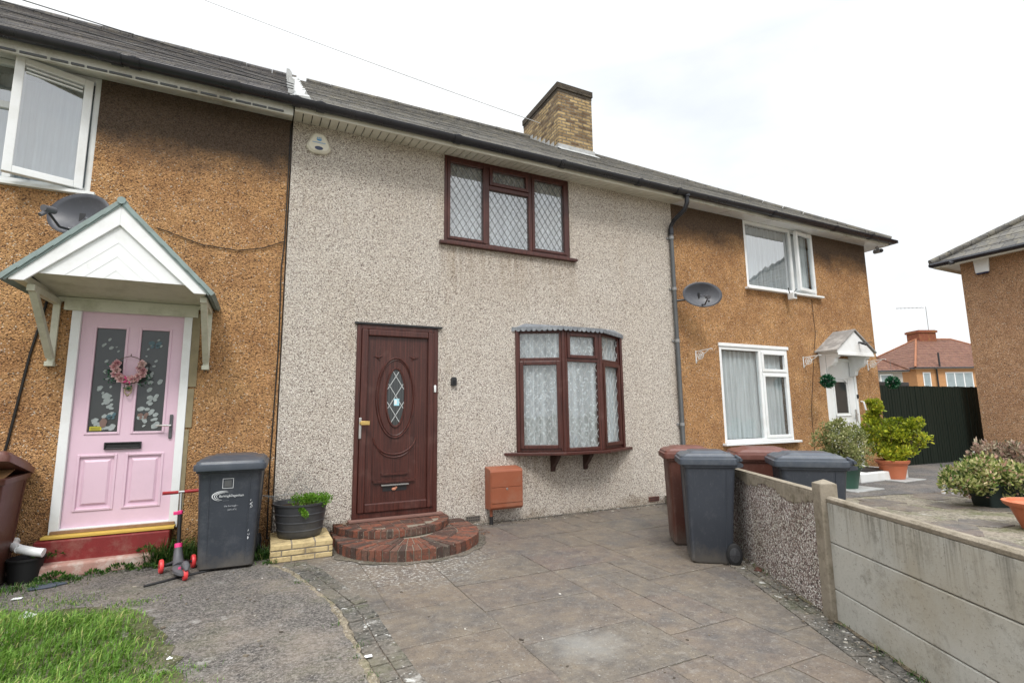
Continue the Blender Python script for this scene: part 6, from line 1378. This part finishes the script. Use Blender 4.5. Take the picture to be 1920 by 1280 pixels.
tag(mb.build('weeds', M['weed'], nofix=True), 'weeds sprouting along the foot of the left house and doorstep', 'weeds', kind='stuff')
mb = MB(); rn = random.Random(56)
for k in range(13): t_ = rn.random(); y = -2.6-2.4*t_; tuft(wx(y)-.04, y, .03, 14, .035, .005)
for x, y in ((.55, -3.05), (.60, -3.3), (.50, -2.5), (.35, -1.45), (.6, -2.9)): tuft(x, y, .03, 22, .03, .004, .014)
tag(mb.build('moss_tufts', M['weed'], nofix=True), 'tiny moss and weed tufts in joints at the drive edges', 'moss', kind='stuff')
mb = MB(); mb.tube([(-1.84, -.30, .295), (-1.72, -.34, .265), (-1.66, -.35, .255)], [.036, .036, .036], 14); mb.tube([(-1.95, -.06, .32), (-1.92, -.2, .31), (-1.84, -.30, .295)], .036, 14)
tag(mb.build('waste_pipe', M['upvc']), 'short white plastic waste pipe jutting out left of the red step', 'pipe')
dr = empty('drain_tub', (-1.80, -.26, 0), 0, 'black plastic drain tub below the white waste pipe', 'tub'); mb = MB(); mb.lathe([(.10, 0), (.125, .20), (.135, .20), (.135, .215), (.12, .215), (.10, .05), (.001, .05)]); mb.build('body', M['rubber'], dr)
mb = MB(); mb.prism([(-1.66, -.62, .016), (-1.52, -.60, .016), (-1.43, -.53, .016), (-1.50, -.47, .016), (-1.63, -.50, .016), (-1.68, -.56, .016)], (.0, 0, .012)); tag(mb.build('slate_piece', plain('blue grey slate', (.075, .09, .12), .5), bev=.003), 'broken blue grey slate lying among weeds left of the doorstep', 'slate')
def paper(x, y, s, label, nm, flat=False):
    mb = MB(); rn = random.Random(int(x*100)); n = 7; g = [[Vector((x+s*(i/n-.5)+rn.uniform(-.06, .06)*s, y+s*.7*(j/n-.5)+rn.uniform(-.06, .06)*s, .02+(.002 if flat else s*rn.uniform(.0, .45)*math.sin(3.14*i/n)*math.sin(3.14*j/n)))) for j in range(n+1)] for i in range(n+1)]
    vs = [p for r_ in g for p in r_]; mb.add(vs, [(i*(n+1)+j, (i+1)*(n+1)+j, (i+1)*(n+1)+j+1, i*(n+1)+j+1) for i in range(n) for j in range(n)]); o = mb.build(nm, M['upvc'], nofix=True); tag(o, label, 'litter', 'white litter on the ground'); o.modifiers.new('s', 'SOLIDIFY').thickness = .002
paper(-1.44, -1.33, .10, 'crumpled white plastic piece lying on the grass edge', 'plastic_scrap'); paper(-1.66, -.82, .06, 'flat white scrap at the far left of the tarmac', 'paper_scrap', True); paper(-.42, -2.56, .028, 'small white scrap on the right edge of the lawn', 'paper_scrap'); paper(.62, -3.07, .04, 'white scrap beside the edging setts in the foreground', 'paper_scrap', True)
bk = MB().box(-.06, .06, -.03, .03, 0, .012).build('brick_fragment', M['redbrick'], bev=.005); bk.location = (4.0, -3.0, .014); bk.rotation_euler = (0, 0, .5); tag(bk, 'flat red brick fragment by the foot of the pebbledash wall', 'brick')

mb = MB(); rn = random.Random(91)
for k in range(900):
    q = rn.random()
    if q < .45: x = rn.uniform(.75, 5.5); y = -.02-abs(rn.gauss(0, .10)); z = .004
    elif q < .7: y = rn.uniform(-4.9, -2.3); x = wx(y)-.04-abs(rn.gauss(0, .10)); z = .014
    elif q < .85: x, y = rn.uniform(.5, 4), rn.uniform(-4.2, -.8); z = .002
    else: x, y = rn.uniform(-2.2, .3), rn.uniform(-3.0, -.6); z = .014
    s_ = rn.uniform(.003, .009)*(1 if rn.random() < .9 else 1.6); T = Matrix.Translation((x, y, z)) @ Matrix.Rotation(rn.random()*6, 4, 'Z') @ Matrix.Rotation(rn.uniform(-.4, .4), 4, 'X')
    mb.box(-s_, s_, -s_*.7, s_*.7, -s_*.3, s_*.5, 0, T, rn=rn.random())
tag(mb.build('grit', leafmat('mixed grit', [(0, (.06, .05, .04)), (.5, (.16, .13, .10)), (.85, (.30, .27, .22)), (1, (.6, .58, .54))], .9, 0)), 'loose grit and crumbs scattered over the drive and path', 'grit', kind='stuff')
def wire(name, pts, r_, mat, label, cat='cable', group=None, sag=0):
    P = []
    for a_, b_ in zip(pts, pts[1:]):
        a_, b_ = Vector(a_), Vector(b_)
        for k in range(12): t_ = k/12; P.append(a_.lerp(b_, t_)-Vector((0, 0, sag*4*t_*(1-t_))))
    P.append(Vector(pts[-1])); tag(MB().tube(P, r_, 6).build(name, mat), label, cat, group)
wire('overhead_wire', [(5.64, 3.6, 8.3), (-6.4, 9.0, 13.6)], .008, M['wirepale'], 'thin grey overhead wire running from the chimney to the upper left', sag=.1)
for k, (za, zb) in enumerate(((6.62, 5.42), (6.50, 5.33), (6.78, 5.28))):
    wire('phone_wire', [(-3.55, 2.2, za+.45), (.12, -.30, 5.17+.02*k)] if 0 else [(-6.5, -.56-.03*k, 5.30+.13*k), (.12, -.47, 5.07+.03*k)], .005, M['cable'], ('lowest', 'middle', 'highest')[k]+' of three thin black phone wires before the left roof', 'wire', 'phone wires along the left eaves', .02)
wire('wall_cable', [(.125, -.012, 4.90), (.12, -.015, 3.42), (.10, -.015, 3.1), (.115, -.012, 2.2), (.09, -.014, .9), (.10, -.02, .1)], .007, M['cable'], 'black cable running down the joint left of the pebbledash')
wire('wall_cable', [(-1.12, -.012, 3.40), (-.70, -.014, 3.27), (-.35, -.014, 3.25), (-.10, -.014, 3.31), (.115, -.014, 3.42)], .005, M['cable'], 'black cable looping right across the orange wall from the porch')
wire('wall_cable', [(-1.62, -.012, 3.02), (-1.86, -.012, 2.9), (-1.93, -.012, 2.6), (-2.02, -.012, 2.0), (-2.10, -.012, 1.2), (-2.14, -.012, .9)], .011, M['cable'], 'thick black cable hanging down the wall left of the pink door')
wire('wall_cable', [(9.70, -.012, 3.58), (9.72, -.012, 2.9), (9.62, -.014, 2.5), (9.38, -.012, 1.4), (9.36, -.012, .3)], .004, M['cable'], 'thin black cable dropping from the upper right window')

# world-space children of the three terraced houses: put each root at the base of its own house
for H, hx in ((H1, -3.4), (H2, 3.1), (H3, 8.9)):
    H.location = (hx, 0, 0)
    for ch in [o for o in bpy.data.objects if o.parent == H]: ch.matrix_parent_inverse = Matrix.Translation((-hx, 0, 0))
